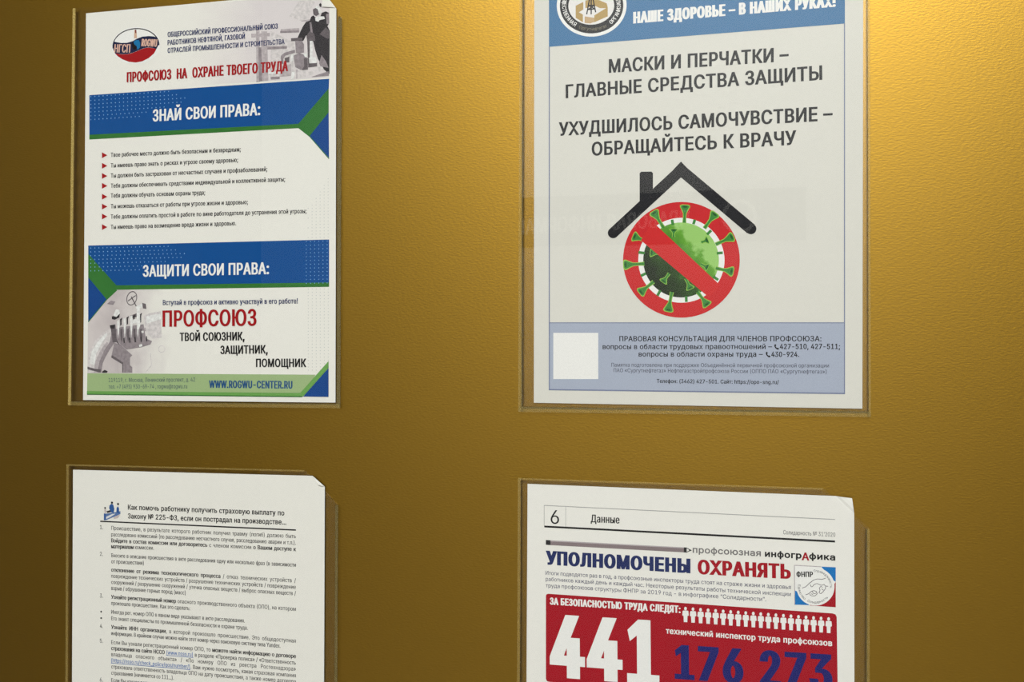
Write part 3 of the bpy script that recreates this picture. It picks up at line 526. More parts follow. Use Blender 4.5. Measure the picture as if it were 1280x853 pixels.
h806|223,446 223,0 103,0 103,1000 223,1000 223,565 201,565 243,653 299,712 368,745 447,756 518,748 580,724 631,685 670,631 694,560 702,472 702,0 582,0 582,462 571,540 537,598 483,635 413,647 362,641 316,624 278,595 248,556 230,506
e794|417,-16 316,-4 230,32 161,90 109,167 78,260 67,367 78,475 109,569 159,647 226,706 308,743 403,756 522,735 578,709 628,670 670,619 702,554 723,475 730,333 147,333 147,434 664,434 609,397 603,467 585,528 556,578 516,617 465,641 403,649 341,641 288,616 245,578 214,530 195,474 189,415 189,349 196,273 217,209 251,158 297,121 353,98 417,91 499,104 561,143 601,207 717,179 694,124 659,77 612,38 555,9 490,-10
k748|216,268 216,416 237,416 559,746 708,746 362,392 348,392;103,0 103,1000 223,1000 223,0;578,0 291,365 376,450 732,0
p834|103,-281 103,746 220,746 220,628 232,628 270,680 337,733 387,750 450,756 538,744 615,709 679,652 727,575 757,481 767,371 757,261 727,166 679,89 616,32 539,-4 451,-16 389,-10 339,7 271,61 232,115 223,115 223,-281;433,92 497,101 549,129 591,172 621,229 639,297 645,372 639,447 621,513 591,569 550,612 497,639 433,648 369,640 317,613 276,572 246,517 228,450 221,372 228,294 246,226 276,170 318,128 370,101
l372|274,-5 198,6 145,40 114,93 103,166 103,1000 223,1000 223,194 236,122 255,107 287,102 334,107 355,5 318,-2
i328|103,0 103,746 223,746 223,0;164,870 133,876 106,894 87,919 81,950 87,981 106,1006 133,1024 164,1030 197,1024 224,1006 242,981 248,950 242,919 224,894 197,876
y765|93,-272 121,-168 204,-175 256,-145 296,-70 319,-3 34,746 166,746 325,305 404,41 361,41 440,305 600,746 730,746 401,-114 347,-210 274,-267 180,-285 127,-281
m1199|103,0 103,746 220,746 221,581 211,581 231,635 260,680 338,739 431,759 506,747 565,709 607,652 631,579 614,579 633,631 663,674 748,737 858,759 921,752 977,731 1025,695 1063,646 1087,581 1095,501 1095,0 974,0 974,499 963,568 929,615 880,641 823,650 776,644 736,629 679,570 659,486 659,0 539,0 539,511 529,567 497,611 450,640 392,650 310,629 275,604 247,568 229,523 223,468 223,0
b834|451,-16 389,-10 339,7 271,61 232,115 220,115 220,0 103,0 103,1000 223,1000 223,628 232,628 270,680 337,733 387,750 450,756 538,744 615,709 679,652 727,575 757,481 767,371 757,261 727,166 679,89 616,32 539,-4;433,92 497,101 549,129 591,172 621,229 639,297 645,372 639,447 621,513 591,569 550,612 497,639 433,648 369,640 317,613 276,572 246,517 228,450 221,372 228,294 246,226 276,170 318,128 370,101
a765|314,-17 247,-10 186,10 134,42 94,88 68,144 60,212 66,270 85,316 114,352 152,380 246,414 350,432 459,446 521,462 537,477 524,583 471,633 385,650 293,634 231,591 197,538 81,572 112,633 154,680 205,715 261,738 381,756 470,746 562,708 602,675 634,630 655,570 662,494 662,0 544,0 544,102 536,102 495,48 423,2;335,89 397,96 448,115 488,145 518,183 536,226 542,271 542,373 510,358 345,330 264,312 203,274 186,244 181,206 200,142 255,103
t447|401,746 401,643 13,643 13,746;128,926 248,926 248,192 253,150 267,120 294,104 335,98 397,105 419,3 377,-5 331,-8 245,4 181,42 141,102 128,183
d834|384,-16 296,-4 219,32 155,89 107,166 77,261 67,371 77,481 108,575 156,652 220,709 297,744 385,756 448,750 497,733 565,680 602,628 611,628 611,1000 731,1000 731,0 615,0 615,115 603,115 564,61 496,7 446,-10;402,92 465,101 517,128 559,170 589,226 607,294 613,372 607,450 589,517 559,572 518,613 465,640 402,648 337,639 284,612 243,569 213,513 195,447 189,372 195,297 213,229 243,172 285,129 338,101
x744|41,0 337,429 336,336 56,746 197,746 407,405 345,405 458,601 554,746 691,746 410,332 410,421 703,0 564,0 454,168 340,357 402,357 291,168 180,0
Y928|400,0 400,409 32,1000 179,1000 378,677 437,574 491,453 440,453 494,576 551,677 749,1000 895,1000 527,409 527,0
f499|448,746 448,643 13,643 13,746;158,0 158,848 166,907 188,955 222,993 266,1020 368,1042 437,1036 477,1024 447,921 422,928 383,932 336,925 303,904 285,870 279,823 279,0
"""
GLYPHS = {}
for _l in GLYPH_DATA.strip('\n').split('\n'):
    _a, _o = _l[1:].split('|', 1)
    GLYPHS[_l[0]] = (int(_a), [[tuple(map(int, q.split(','))) for q in c.split()] for c in _o.split(';') if c])
GLYPHS[' '] = (380, [])


def letter_mesh(ch, sx, sy, dx, dy, cache):
    if ch in cache:
        return cache[ch]
    conts = []
    for c in GLYPHS[ch][1]:
        P = [Vector((p[0] * sx, p[1] * sy)) for p in c]
        n = len(P)
        Q = []
        for i in range(n):
            a, b, d = P[i - 1], P[i], P[(i + 1) % n]
            e1, e2 = (b - a), (d - b)
            if e1.length < 1e-9 or e2.length < 1e-9:
                Q.append(b); continue
            e1.normalize(); e2.normalize()
            n1, n2 = Vector((-e1.y, e1.x)), Vector((-e2.y, e2.x))
            k = 1 + n1.dot(n2)
            m = (n1 + n2) / max(k, 0.45)
            Q.append(b + Vector((m.x * dx, m.y * dy)))
        conts.append(Q)
    cache[ch] = fill([[(p.x * 1000, p.y * 1000) for p in c] for c in conts]) if conts else ([], [])
    return cache[ch]


def write(s, A, B, cap, stem=None, bar=None, squeeze=None, lean=0.0, bold_stem=None, pr=None, link=None, mirror=None):
    """one line of print from A to B (photo px of the baseline ends), capital height cap px.
    stem / bar: stroke thickness as a share of the capital height.  *..* bold, ~..~ web link.
    squeeze: letter width kept, the words are spread to fill the line (justified text)."""
    pr = pr or Print()
    a, b = (at(*A), at(*B)) if mirror is None else (mirror(*A), mirror(*B))
    mx, my = (A[0] + B[0]) / 2, (A[1] + B[1]) / 2
    f = at if mirror is None else mirror
    h = (f(mx, my) - f(mx, my - cap)).length
    e = (b - a).normalized()
    n = Vector((-e.y, e.x)) if mirror is None else Vector((0, 1))
    width = (b - a).length
    toks, bold, lk = [], False, False
    for ch in s:
        if ch == '*':
            bold = not bold
        elif ch == '~':
            lk = not lk
        else:
            toks.append((ch, bold, lk))
    dy = ((bar or 0.112) - 0.112) * h / 2
    sy = (h - 2 * dy) / 1000
    adv = sum(GLYPHS[c][0] for c, *_ in toks)
    g0, g1 = GLYPHS[toks[0][0]], GLYPHS[toks[-1][0]]
    lsb = min(p[0] for c in g0[1] for p in c)
    rsb = g1[0] - max(p[0] for c in g1[1] for p in c)
    st = stem or 0.127
    extra = 0.0
    if squeeze:
        gaps = sum(1 for c, *_ in toks if c == ' ')
        body = adv - lsb - rsb - 380 * gaps
        sx = squeeze * sy
        for _ in range(6):
            dx = max(0, (st * h - 127 * sx) / 2)
            trk = dx * 0.8
            room = width - trk * (len(toks) - 1) - gaps * 0.36 * h
            sx = min(squeeze * sy, room / body)
        extra = (width - trk * (len(toks) - 1) - body * sx) / max(gaps, 1) - 380 * sx
    else:
        sx = width / adv
        for _ in range(12):
            dx = max(-0.03 * h, (st * h - 127 * sx) / 2)
            trk = max(0, dx) * 1.1
            sx = (width - 2 * dx - trk * (len(toks) - 1)) / (adv - lsb - rsb)
    caches = {}
    x = -lsb * sx + dx
    ul = None
    for ch, bo, lk in toks:
        tgt = link if (lk and link is not None) else pr
        bdx = dx + (0.035 * h if bo else 0)
        v, t = letter_mesh(ch, sx, sy, bdx, dy + (0.012 * h if bo else 0), caches.setdefault((bo,), {}))
        tgt.add([a + e * (x + p.x / 1000 + lean * p.y / 1000) + n * (p.y / 1000 + dy) for p in v], t)
        w = GLYPHS[ch][0] * sx + trk + (extra if ch == ' ' else 0)
        if lk and link is not None:
            o, q = a + e * x + n * (-0.30 * h), a + e * (x + w) + n * (-0.30 * h)
            link.poly_m([o, q, q + n * 0.12 * h, o + n * 0.12 * h])
        x += w
    return pr

# ------------------------------------------------------------------ room shell


def shell(name, mat, *b):
    vs, fs = [], []
    box(vs, fs, *b)
    o = mesh_obj(name, vs, fs, mat)
    o['kind'] = 'structure'
    return o


PLASTER = plain_mat('taupe_plaster', 112, 108, 104, 0.8, 12.0, 0.03)
X0, X1, YF = -2.1, 2.1, -2.7
shell('wall_back', GOLD, X0, X1, 0.0, 0.1, 0.0, CEILING_Z)
shell('wall_front', PLASTER, X0, X1, YF - 0.1, YF, 0.0, CEILING_Z)
shell('wall_left', PLASTER, X0 - 0.1, X0, YF - 0.1, 0.1, 0.0, CEILING_Z)
shell('wall_right', PLASTER, X1, X1 + 0.1, YF - 0.1, 0.1, 0.0, CEILING_Z)
shell('floor', plain_mat('pale_stone_floor', 190, 186, 180, 0.5, 6.0, 0.1), X0 - 0.1, X1 + 0.1, YF - 0.1, 0.1, -0.1, 0.0)
shell('ceiling', plain_mat('grey_ceiling', 150, 148, 144, 0.8, 8.0, 0.02), X0 - 0.1, X1 + 0.1, YF - 0.1, 0.1, CEILING_Z, CEILING_Z + 0.1)

# ------------------------------------------------------------------ wall pockets and paper sheets
FRONT = -0.0013          # face of a sheet of paper


def prism(vs, fs, pts, yf, yb):
    """pts: wall-plane outline (x, z), counter-clockwise seen from the room"""
    k, n = len(vs), len(pts)
    vs += [(p[0], yf, p[1]) for p in pts] + [(p[0], yb, p[1]) for p in pts]
    fs.append(tuple(k + i for i in range(n)))
    fs.append(tuple(k + n + i for i in reversed(range(n))))
    for i in range(n):
        j = (i + 1) % n
        fs.append((k + i, k + n + i, k + n + j, k + j))


def pocket(label, outline, seams, bright=()):
    """clear wall pocket: outline in photo px (bottom left first, anticlockwise)"""
    P = [at(*p) for p in outline]
    root = empty('document_pocket', (P[0].x, 0, P[0].y), label, 'document pocket', 'clear pockets on the gold wall')
    loc = lambda vs: [(x - P[0].x, y, z - P[0].y) for x, y, z in vs]
    vs, fs = [], []
    prism(vs, fs, P, -0.0029, -0.0023)
    o = mesh_obj('front_sheet', loc(vs), fs, SHEET, root)
    bv = o.modifiers.new('bevel', 'BEVEL'); bv.width = 0.0002; bv.segments = 2; bv.limit_method = 'ANGLE'
    vs, fs = [], []
    ctr = sum(P, Vector((0, 0))) / len(P)
    prism(vs, fs, [p + (ctr - p) * 0.012 for p in P], -0.0005, -0.0002)
    mesh_obj('back_sheet', loc(vs), fs, SHEET, root)
    for i, w in seams:
        a, b = P[i], P[(i + 1) % len(P)]
        d = (b - a).normalized()
        n = Vector((-d.y, d.x))            # inwards
        vs, fs = [], []
        prof = []
        for t in range(9):                 # low rounded rib along the face of the pocket
            q = math.pi * t / 8
            prof.append((w * (0.5 - 0.5 * math.cos(q)), -0.00285 - 0.0007 * math.sin(q) ** 0.7))
        for c in (a + d * 0.0004, b - d * 0.0004):
            vs += [((c + n * u).x, y, (c + n * u).y) for u, y in prof]
        m = len(prof)
        for j in range(m):
            q = (j + 1) % m
            fs.append((j, q, m + q, m + j))
        fs += [tuple(range(m)), tuple(m + j for j in reversed(range(m)))]
        mesh_obj('edge_seam', loc(vs), fs, HIGHLIGHT_EDGE if i in bright else EDGE, root)
    return root


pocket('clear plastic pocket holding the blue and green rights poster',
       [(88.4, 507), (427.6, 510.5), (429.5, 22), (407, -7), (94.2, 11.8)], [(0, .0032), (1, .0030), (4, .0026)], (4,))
pocket('clear plastic pocket holding the crossed out virus poster',
       [(648.8, 515), (1088, 521.5), (1086.5, -50), (1048, -80), (650.4, -48)], [(0, .0036), (1, .0016), (4, .0030)])
pocket('clear plastic pocket holding the plain text page with small blue clip art',
       [(84, 1080), (422.5, 1130), (424.8, 630), (383.6, 587.3), (86.4, 580)], [(0, .0032), (1, .0022), (4, .0022), (3, .0012)])
pocket('clear plastic pocket holding the red and white statistics page',
       [(646, 1165), (1086, 1235), (1086.6, 659.5), (1028.8, 609.5), (648.5, 597)], [(0, .0032), (1, .0022), (4, .0022), (3, .0012)])


def page(name, label, cat, corners, fold=None, tip=None, lift=0.0, bulge=0.0, mat=PAPER):
    """A4 sheet; corners bl, br, tr, tl in photo px; fold = two px ends of a creased top right corner (right edge, top edge)"""
    P = [at(*p) for p in corners]
    root = empty(name, (P[0].x, FRONT, P[0].y), label, cat)
    vs, fs = [], []
    if fold:
        f1, f2 = at(*fold[0]), at(*fold[1])
        prism(vs, fs, [P[0], P[1], f1, f2, P[3]], FRONT, FRONT + 0.0001)
        out = (P[2] - (f1 + f2) / 2)
        T = at(*tip)
        k = len(vs)
        rows = [(0, 0, 0), (0.12, 0.9, 0.35), (0.25, 1.0, 0.75), (0.6, 0.4, 1.0), (0.97, 0.0, 0.85)]
        for s, bu, li in rows:
            for f in (f1, f2):
                q = f + (T - f) * s + out * (bulge * bu)
                vs.append((q.x, FRONT - lift * li, q.y))
        for r in range(len(rows) - 1):
            fs.append((k + 2 * r, k + 2 * r + 2, k + 2 * r + 3, k + 2 * r + 1))
    else:
        prism(vs, fs, P, FRONT, FRONT + 0.0001)
    mesh_obj('paper_sheet', [(x - P[0].x, y - FRONT, z - P[0].y) for x, y, z in vs], fs, mat, root)
    return root


# ================================================================== poster: know your rights (upper left)
p1 = page('rights_poster', 'upper left poster with blue and green banners and red trade union slogan', 'poster',
          [(105.3, 500.2), (420.3, 503.4), (421.9, -12.0), (109.0, 17.4)], [(421.3, 11.5), (405.5, -9.5)], (403.5, 9.5), 0.0008, 0.06)

# oil-field photograph printed at the top right
g0, g1 = at(235, 60), at(330, 55)
ph = Print().poly([(232, 108.2), (412.3, 97.6), (413, -6.5), (232, 6.8)]).build(
    'oilfield_picture', ramp_mat('oilfield_sky_print', g0, g1, [(0.0, (229, 226, 216)), (0.5, (222, 216, 210)), (1.0, (214, 206, 204))], 0.5, 90), p1, 0,
    'grey printed picture of a worker and valves')
t = [Print() for _ in range(6)]
A = lambda x, y: (300 + x / 9.846, 40 + y / 9.846)
B = lambda x, y: (350 + x / 14.22, y / 14.22)
t[4].poly([A(150, -60), A(380, -60), A(400, 80), A(380, 560), A(520, 560), A(700, 545), A(700, 150), A(520, 60), A(380, -10), A(380, -40), A(150, -20)])
t[4].poly([B(350, 30), B(560, 10), B(640, 60), B(560, 170), B(540, 330), B(380, 380), B(180, 300)])
t[3].poly([A(210, -80), A(250, -80), A(258, 620), A(214, 625)])
t[3].poly([A(275, 0), A(345, 0), A(360, 605), A(268, 612)])
t[3].poly([A(150, 30), A(380, 20), A(380, 60), A(150, 75)])
t[2].poly([A(240, 200), A(275, 195), A(285, 610), A(245, 615)])
t[3].poly([B(30, 530), B(360, 510), B(360, 590), B(20, 600)])
t[2].poly([B(20, 565), B(350, 550), B(350, 585), B(20, 598)])
t[3].poly([A(270, 185), A(590, 175), A(590, 215), A(270, 225)])
t[2].poly([A(350, 195), A(590, 185), A(590, 210), A(350, 222)])
t[3].poly([A(500, 560), A(640, 545), A(640, 400), A(520, 430)])
t[2].poly([A(515, 300), A(560, 262), A(690, 225), A(690, 262), A(570, 300), A(545, 340), A(548, 400), A(515, 400)])
t[5].poly([A(360, 500), A(520, 490), A(520, 520), A(360, 535)])
t[2].poly([A(390, 560), A(500, 555), A(500, 585), A(390, 592)])
# worker
t[0].poly([B(330, 680), B(380, 570), B(430, 470), B(480, 400), B(545, 380), B(570, 310), B(610, 285), B(640, 320), B(720, 330), B(760, 240), B(830, 215),
           B(885, 240), B(890, 420), B(860, 480), B(900, 560), B(893, 1330), B(800, 1250), B(690, 1060), B(640, 900), B(600, 720), B(480, 640), B(430, 740), B(350, 740)])
t[1].poly([B(600, 180), B(660, 150), B(720, 170), B(720, 260), B(660, 300), B(610, 270)])
t[5].poly([B(640, 150), B(665, 118), B(705, 125), B(760, 215), B(735, 275), B(705, 250), B(690, 180)])
t[0].poly([B(708, 95), B(735, 65), B(755, 90), B(748, 140), B(722, 130)])
t[0].poly([B(650, 150), B(690, 140), B(700, 168), B(665, 178)])
t[5].poly([B(640, 335), B(700, 305), B(800, 305), B(815, 350), B(720, 370), B(700, 400), B(650, 385)])
t[3].poly([B(390, 378), B(540, 355), B(640, 340), B(645, 395), B(540, 390), B(400, 395)])
t[2].poly([B(540, 410), B(575, 410), B(600, 600), B(565, 620)])
t[2].poly([B(830, 260), B(885, 250), B(885, 440), B(845, 440)])
t[1].poly([B(720, 620), B(830, 500), B(890, 560), B(890, 700), B(850, 700)])
t[3].poly([B(730, 460), B(765, 455), B(765, 480), B(735, 485)])
# valves in front of the worker
t[1].poly([A(830, 60), A(865, 0), A(925, 30), A(940, 110), A(905, 130), A(905, 420), A(850, 430), A(840, 140)])
t[2].poly([A(690, 110), A(760, 95), A(800, 160), A(800, 260), A(700, 270)])
t[1].poly([A(640, 85), A(780, 78), A(780, 115), A(640, 122)])
t[2].poly([A(670, 300), A(740, 265), A(830, 300), A(840, 440), A(760, 475), A(690, 440)])
t[1].poly([A(800, 330), A(845, 330), A(848, 470), A(770, 478), A(800, 430)])
t[1].poly([A(560, 330), A(620, 310), A(620, 380), A(570, 385)])
t[5].poly([A(870, 120), A(905, 118), A(905, 320), A(872, 330)])
t[5].poly([A(860, 325), A(950, 315), A(955, 390), A(865, 395)])
t[4].poly([A(740, 290), A(800, 310), A(800, 400), A(745, 410)])
t[5].poly([A(640, 290), A(672, 280), A(665, 360), A(638, 385)])
t[5].poly([A(790, 280), A(835, 270), A(840, 310), A(815, 320)])
t[2].poly([A(985, 390), A(1015, 290), A(1075, 380), A(1100, 450), A(1000, 430)])
t[4].poly([A(960, 440), A(1100, 425), A(1105, 475), A(985, 495)])
t[2].poly([A(890, 560), A(1100, 490), A(1105, 545), A(900, 562)])
t[4].poly([A(830, 500), A(960, 480), A(900, 530), A(840, 555)])
t[4].poly([A(640, 480), A(820, 460), A(820, 560), A(640, 580)])
t[5].poly([A(650, 500), A(690, 495), A(670, 590), A(640, 590)])
t[3].poly([A(700, 470), A(720, 470), A(716, 580), A(704, 582)])
t[1].poly([A(850, 400), A(960, 385), A(960, 430), A(850, 445)])
for i, pr in ((4, t[4]), (3, t[3]), (2, t[2]), (0, t[0]), (1, t[1]), (5, t[5])):
    pr.build('picture_tone', TONE[i], ph, {4: 1, 3: 2, 2: 3.2, 0: 2.6, 1: 3.8, 5: 4.4}[i])

# union emblem
TL = -0.07
lg = Print().poly(ell(171.4, 57.7, 30.6, 23.1, TL, 48)).build('union_emblem', WHITE, p1, 1.0)
Print().stroke(ell(171.4, 57.9, 28.8, 21.3, TL, 40, math.pi * 0.98, math.pi * 2.02), 1.1).build('emblem_outline', SOFT, lg, 1.5)
L3 = lambda x, y: (130 + x / 12.19, 20 + y / 12.19)
wave_t = [L3(165, 395), L3(200, 408), L3(280, 420), L3(370, 418), L3(450, 395), L3(520, 355), L3(600, 325), L3(700, 315), L3(780, 322), L3(832, 340)]
wave_b = [L3(815, 515), L3(760, 495), L3(690, 488), L3(620, 500), L3(540, 535), L3(460, 568), L3(380, 588), L3(280, 590), L3(185, 578)]
Print().poly(wave_t + [L3(850, 400), L3(848, 450)] + wave_b + [L3(160, 520), L3(152, 460)]).build('navy_wave', ink('emblem_navy', 24, 30, 62), lg, 1.6)
Print().poly([L3(185, 578), L3(280, 592), L3(380, 590), L3(460, 570), L3(540, 537), L3(620, 502), L3(690, 490), L3(760, 497), L3(815, 515), L3(780, 580),
              L3(700, 650), L3(600, 700), L3(500, 718), L3(400, 708), L3(300, 670), L3(225, 620)]).build('red_field', RED, lg, 1.7)
Print().poly([L3(480, 225), L3(512, 222), L3(520, 345), L3(475, 352)]).build('derrick', ink('derrick_tan', 205, 168, 140), lg, 1.8)
Print().poly([L3(490, 218), L3(510, 218), L3(512, 270), L3(494, 272)]).build('derrick_top', ink('derrick_red', 120, 50, 45), lg, 2.1)
Print().poly([L3(470, 400), L3(500, 378), L3(550, 375), L3(570, 420), L3(565, 490), L3(530, 525), L3(515, 470), L3(480, 440)]).build('blue_drop', ink('drop_blue', 20, 110, 160), lg, 2.0)
Print().poly([L3(455, 400), L3(475, 440), L3(510, 470), L3(515, 515), L3(480, 525), L3(450, 500), L3(440, 450)]).build('black_drop', ink('drop_black', 20, 16, 18), lg, 2.05)
tan = ink('emblem_letters', 214, 172, 152)
write('НГСП', L3(172, 566), L3(415, 566), 10.3, stem=.17).build('emblem_letters', tan, lg, 2.2)
write('ROGWU', L3(585, 470), L3(822, 478), 9.2, stem=.17).build('emblem_letters', tan, lg, 2.2)

Z1 = dict(stem=.16, bar=.13)
hd = write('ОБЩЕРОССИЙСКИЙ ПРОФЕССИОНАЛЬНЫЙ СОЮЗ', (211, 47), (348.5, 36.5), 6.2, **Z1)
write('РАБОТНИКОВ НЕФТЯНОЙ, ГАЗОВОЙ', (211, 57.2), (307.5, 49.2), 6.2, pr=hd, **Z1)
write('ОТРАСЛЕЙ ПРОМЫШЛЕННОСТИ И СТРОИТЕЛЬСТВА', (211, 67), (357, 55.8), 6.2, pr=hd, **Z1)
hd.build('union_name_text', NAVY, p1, 5)
write('ПРОФСОЮЗ  НА  ОХРАНЕ ТВОЕГО ТРУДА', (160, 103.6), (361.2, 89.6), 12.8, stem=.19, bar=.135).build('slogan_text', RED, p1, 5)

# upper banner
b1 = Print().poly([(113.2, 119.6), (412.4, 99.2), (412.0, 111.2), (374, 155.4), (113.2, 169)]).build('blue_banner', BLUE, p1, 1)
Print().poly([(113.2, 169), (374, 155.4), (411.9, 111.2), (411.9, 141), (388.2, 170.6), (374, 160.8), (113.2, 175)]).build('green_chevron', GREEN, b1, 1.2)
Print().poly([(411.9, 141), (388.2, 170.6), (412.3, 198)]).build('blue_corner', DEEP, b1, 1.2)
Print().stroke([(376, 161.6), (388.2, 171.2), (412.3, 199)], 1.0).build('green_edge_line', GREEN, b1, 1.5)
C2 = lambda x, y: (80 + x / 3.556, 90 + y / 3.556)


def dots(rows, r, rr=None):
    pr = Print()
    for (x0, y0, x1, y1, step) in rows:
        k = int(round((x1 - x0) / step))
        for i in range(k + 1):
            f = i / max(k, 1)
            cx, cy = x0 + (x1 - x0) * f, y0 + (y1 - y0) * f
            c = at(cx, cy)
            s = (at(cx + 1, cy) - c).length * r
            pr.add([c + Vector((s * math.cos(q), s * math.sin(q))) for q in [j * math.pi / 3 for j in range(6)]],
                   [(0, 1, 2), (0, 2, 3), (0, 3, 4), (0, 4, 5)])
    return pr


rows = []
for j, (x0, x1) in enumerate([(125, 470), (125, 505), (125, 542), (125, 525), (125, 450), (125, 370), (125, 340)]):
    a, b = C2(x0, 112 + j * 17), C2(x1, 112 + j * 17)
    rows.append((a[0], a[1], b[0], b[1] - (b[0] - a[0]) * 0.067, 5.2))
dots(rows, 0.62).build('dot_pattern', PALEBLUE, b1, 1.6)
write('ЗНАЙ СВОИ ПРАВА:', (192.3, 152.6), (326.5, 144.6), 15.2, stem=.185, bar=.145).build('banner_text', WHITE, b1, 2)

# list of rights
E3 = lambda x, y: (80 + x / 3.556, 180 + y / 3.556)
RIGHTS = [('Твое рабочее место должно быть безопасным и безвредным;', 60, 790, 35, 52),
          ('Ты имеешь право знать о рисках и угрозе своему здоровью;', 107, 778, 82, 99),
          ('Ты должен быть застрахован от несчастных случаев и профзаболеваний;', 152, 908, 123, 144),
          ('Тебя должны обеспечивать средствами индивидуальной и коллективной защиты;', 197, 987, 168, 188),
          ('Тебя должны обучать основам охраны труда;', 241, 632, 227, 236),
          ('Ты можешь отказаться от работы при угрозе жизни и здоровью;', 288, 822, 269, 280),
          ('Тебе должны оплатить простой в работе по вине работодателя до устранения этой угрозы;', 334, 1082, 309, 324),
          ('Ты имеешь право на возмещение вреда жизни и здоровью.', 380, 770, 363, 371)]
for s, ly, rx, ry, ay in RIGHTS:
    li = write(s, E3(213, ly), E3(rx, ry), 5.5, stem=.17, bar=.14).build('list_line', BLACK, p1, 1)
    Print().poly([E3(174, ay - 13), E3(198, ay), E3(174, ay + 13)]).build('bullet_arrow', RED, li, 1)
rows = []
for j in range(19):
    y = 224 + j * 4.05
    w = min(6, 1 + j // 2) if j < 8 else 5 + (j % 3 == 0)
    rows.append((411.2 - 5 * (w - 1), y + 0.1 * (w - 1), 411.2, y, 5))
dots(rows, 0.6).build('dot_pattern', DOTGREY, p1, 0.6)
rows = []
for j in range(26):
    y = 361.5 + j * 4.05
    rows.append((386.4, y + 0.2, 411.4, y, 5))
dots(rows, 0.6).build('dot_pattern', DOTGREY, p1, 0.6)

# lower banner
b2 = Print().poly([(111.8, 307.4), (412.4, 299.8), (412.4, 353.4), (147, 357), (111.8, 317.6)]).build('blue_banner', BLUE, p1, 1)
Print().poly([(111.8, 317.6), (147, 357), (412.4, 353.4), (412.4, 358.9), (147.6, 362.6), (134.7, 374.6), (111.8, 347)]).build('green_chevron', GREEN, b2, 1.2)
Print().poly([(111.8, 347), (134.7, 374.6), (111.8, 402.6)]).build('blue_corner', DEEP, b2, 1.2)
Print().stroke([(111.8, 403), (134.7, 375), (147.6, 363)], 0.9).build('green_edge_line', GREEN, b2, 1.5)
rows = []
for j, x1 in enumerate([468, 500, 540, 525, 455, 370, 340]):
    y0 = 310.5 + j * 4.75
    rows.append((115, y0, 80 + x1 / 3.556, y0 - (80 + x1 / 3.556 - 115) * .023, 5.2))
dots(rows, 0.62).build('dot_pattern', PALEBLUE, b2, 1.6)
rows = []
for j in range(12):
    rows.append((384, 302.3 + j * 4.75, 410, 301.7 + j * 4.75, 5.2))
dots(rows, 0.62).build('dot_pattern', PALEBLUE, b2, 1.6)
write('ЗАЩИТИ СВОИ ПРАВА:', (180, 346.4), (337.5, 343.1), 14.8, stem=.185, bar=.145).build('banner_text', WHITE, b2, 2)

# pipeline photograph printed at the lower left
D4 = lambda x, y: (105 + x / 7.108, 350 + y / 7.108)
pp = Print().poly([D4(45, 390), D4(218, 172), D4(305, 90), D4(1020, 80), D4(1000, 828), D4(42, 830)]).build(
    'pipeline_picture', ramp_mat('pipeline_haze_print', at(*D4(60, 400)), at(*D4(900, 300)),
                                 [(0.0, (206, 197, 193)), (0.28, (188, 178, 176)), (0.5, (210, 203, 198)), (0.8, (228, 225, 215))], 0.45, 85), p1, 0,
    'grey printed picture of a pipeline valve')
t = [Print() for _ in range(6)]
Print().poly([D4(540, 320), D4(600, 295), D4(690, 280), D4(700, 515), D4(620, 525), D4(560, 470)]).build('picture_pipe', TONE[4], pp, .8)
t[5].poly([D4(560, 325), D4(690, 300), D4(695, 350), D4(570, 390)])
t[4].poly([D4(42, 770), D4(60, 640), D4(110, 540), D4(190, 465), D4(250, 430), D4(290, 500), D4(270, 560), D4(215, 650), D4(180, 730), D4(165, 825), D4(42, 825)])
t[5].poly([D4(60, 740), D4(80, 640), D4(125, 560), D4(190, 490), D4(215, 470), D4(220, 490), D4(165, 570), D4(120, 660), D4(105, 760)])
t[2].poly([D4(165, 825), D4(130, 825), D4(150, 720), D4(190, 630), D4(240, 550), D4(255, 470), D4(290, 480), D4(290, 550), D4(240, 620), D4(200, 690), D4(178, 740)])
t[1].poly([D4(42, 795), D4(42, 772), D4(110, 790), D4(160, 795), D4(158, 825), D4(120, 815)])
t[3].poly([D4(95, 825), D4(110, 730), D4(150, 640), D4(210, 550), D4(230, 560), D4(180, 660), D4(145, 750), D4(135, 825)])
t[2].poly([D4(280, 560), D4(335, 575), D4(390, 625), D4(440, 670), D4(420, 692), D4(420, 760), D4(440, 775), D4(440, 825), D4(355, 825), D4(355, 748), D4(252, 690)])
t[1].poly([D4(252, 690), D4(262, 670), D4(360, 735), D4(358, 825), D4(350, 825), D4(350, 750)])
t[2].poly([D4(290, 440), D4(340, 420), D4(540, 395), D4(560, 520), D4(615, 545), D4(600, 575), D4(520, 600), D4(390, 620), D4(330, 570), D4(300, 520)])
t[1].poly([D4(240, 405), D4(290, 395), D4(300, 520), D4(335, 590), D4(300, 555), D4(265, 555), D4(250, 440)])
t[0].poly([D4(240, 405), D4(285, 400), D4(280, 435), D4(245, 432)])
t[0].poly([D4(258, 325), D4(300, 320), D4(330, 295), D4(325, 335), D4(285, 355), D4(260, 350)])
t[5].poly([D4(275, 310), D4(295, 262), D4(325, 268), D4(330, 300), D4(300, 330), D4(280, 325)])
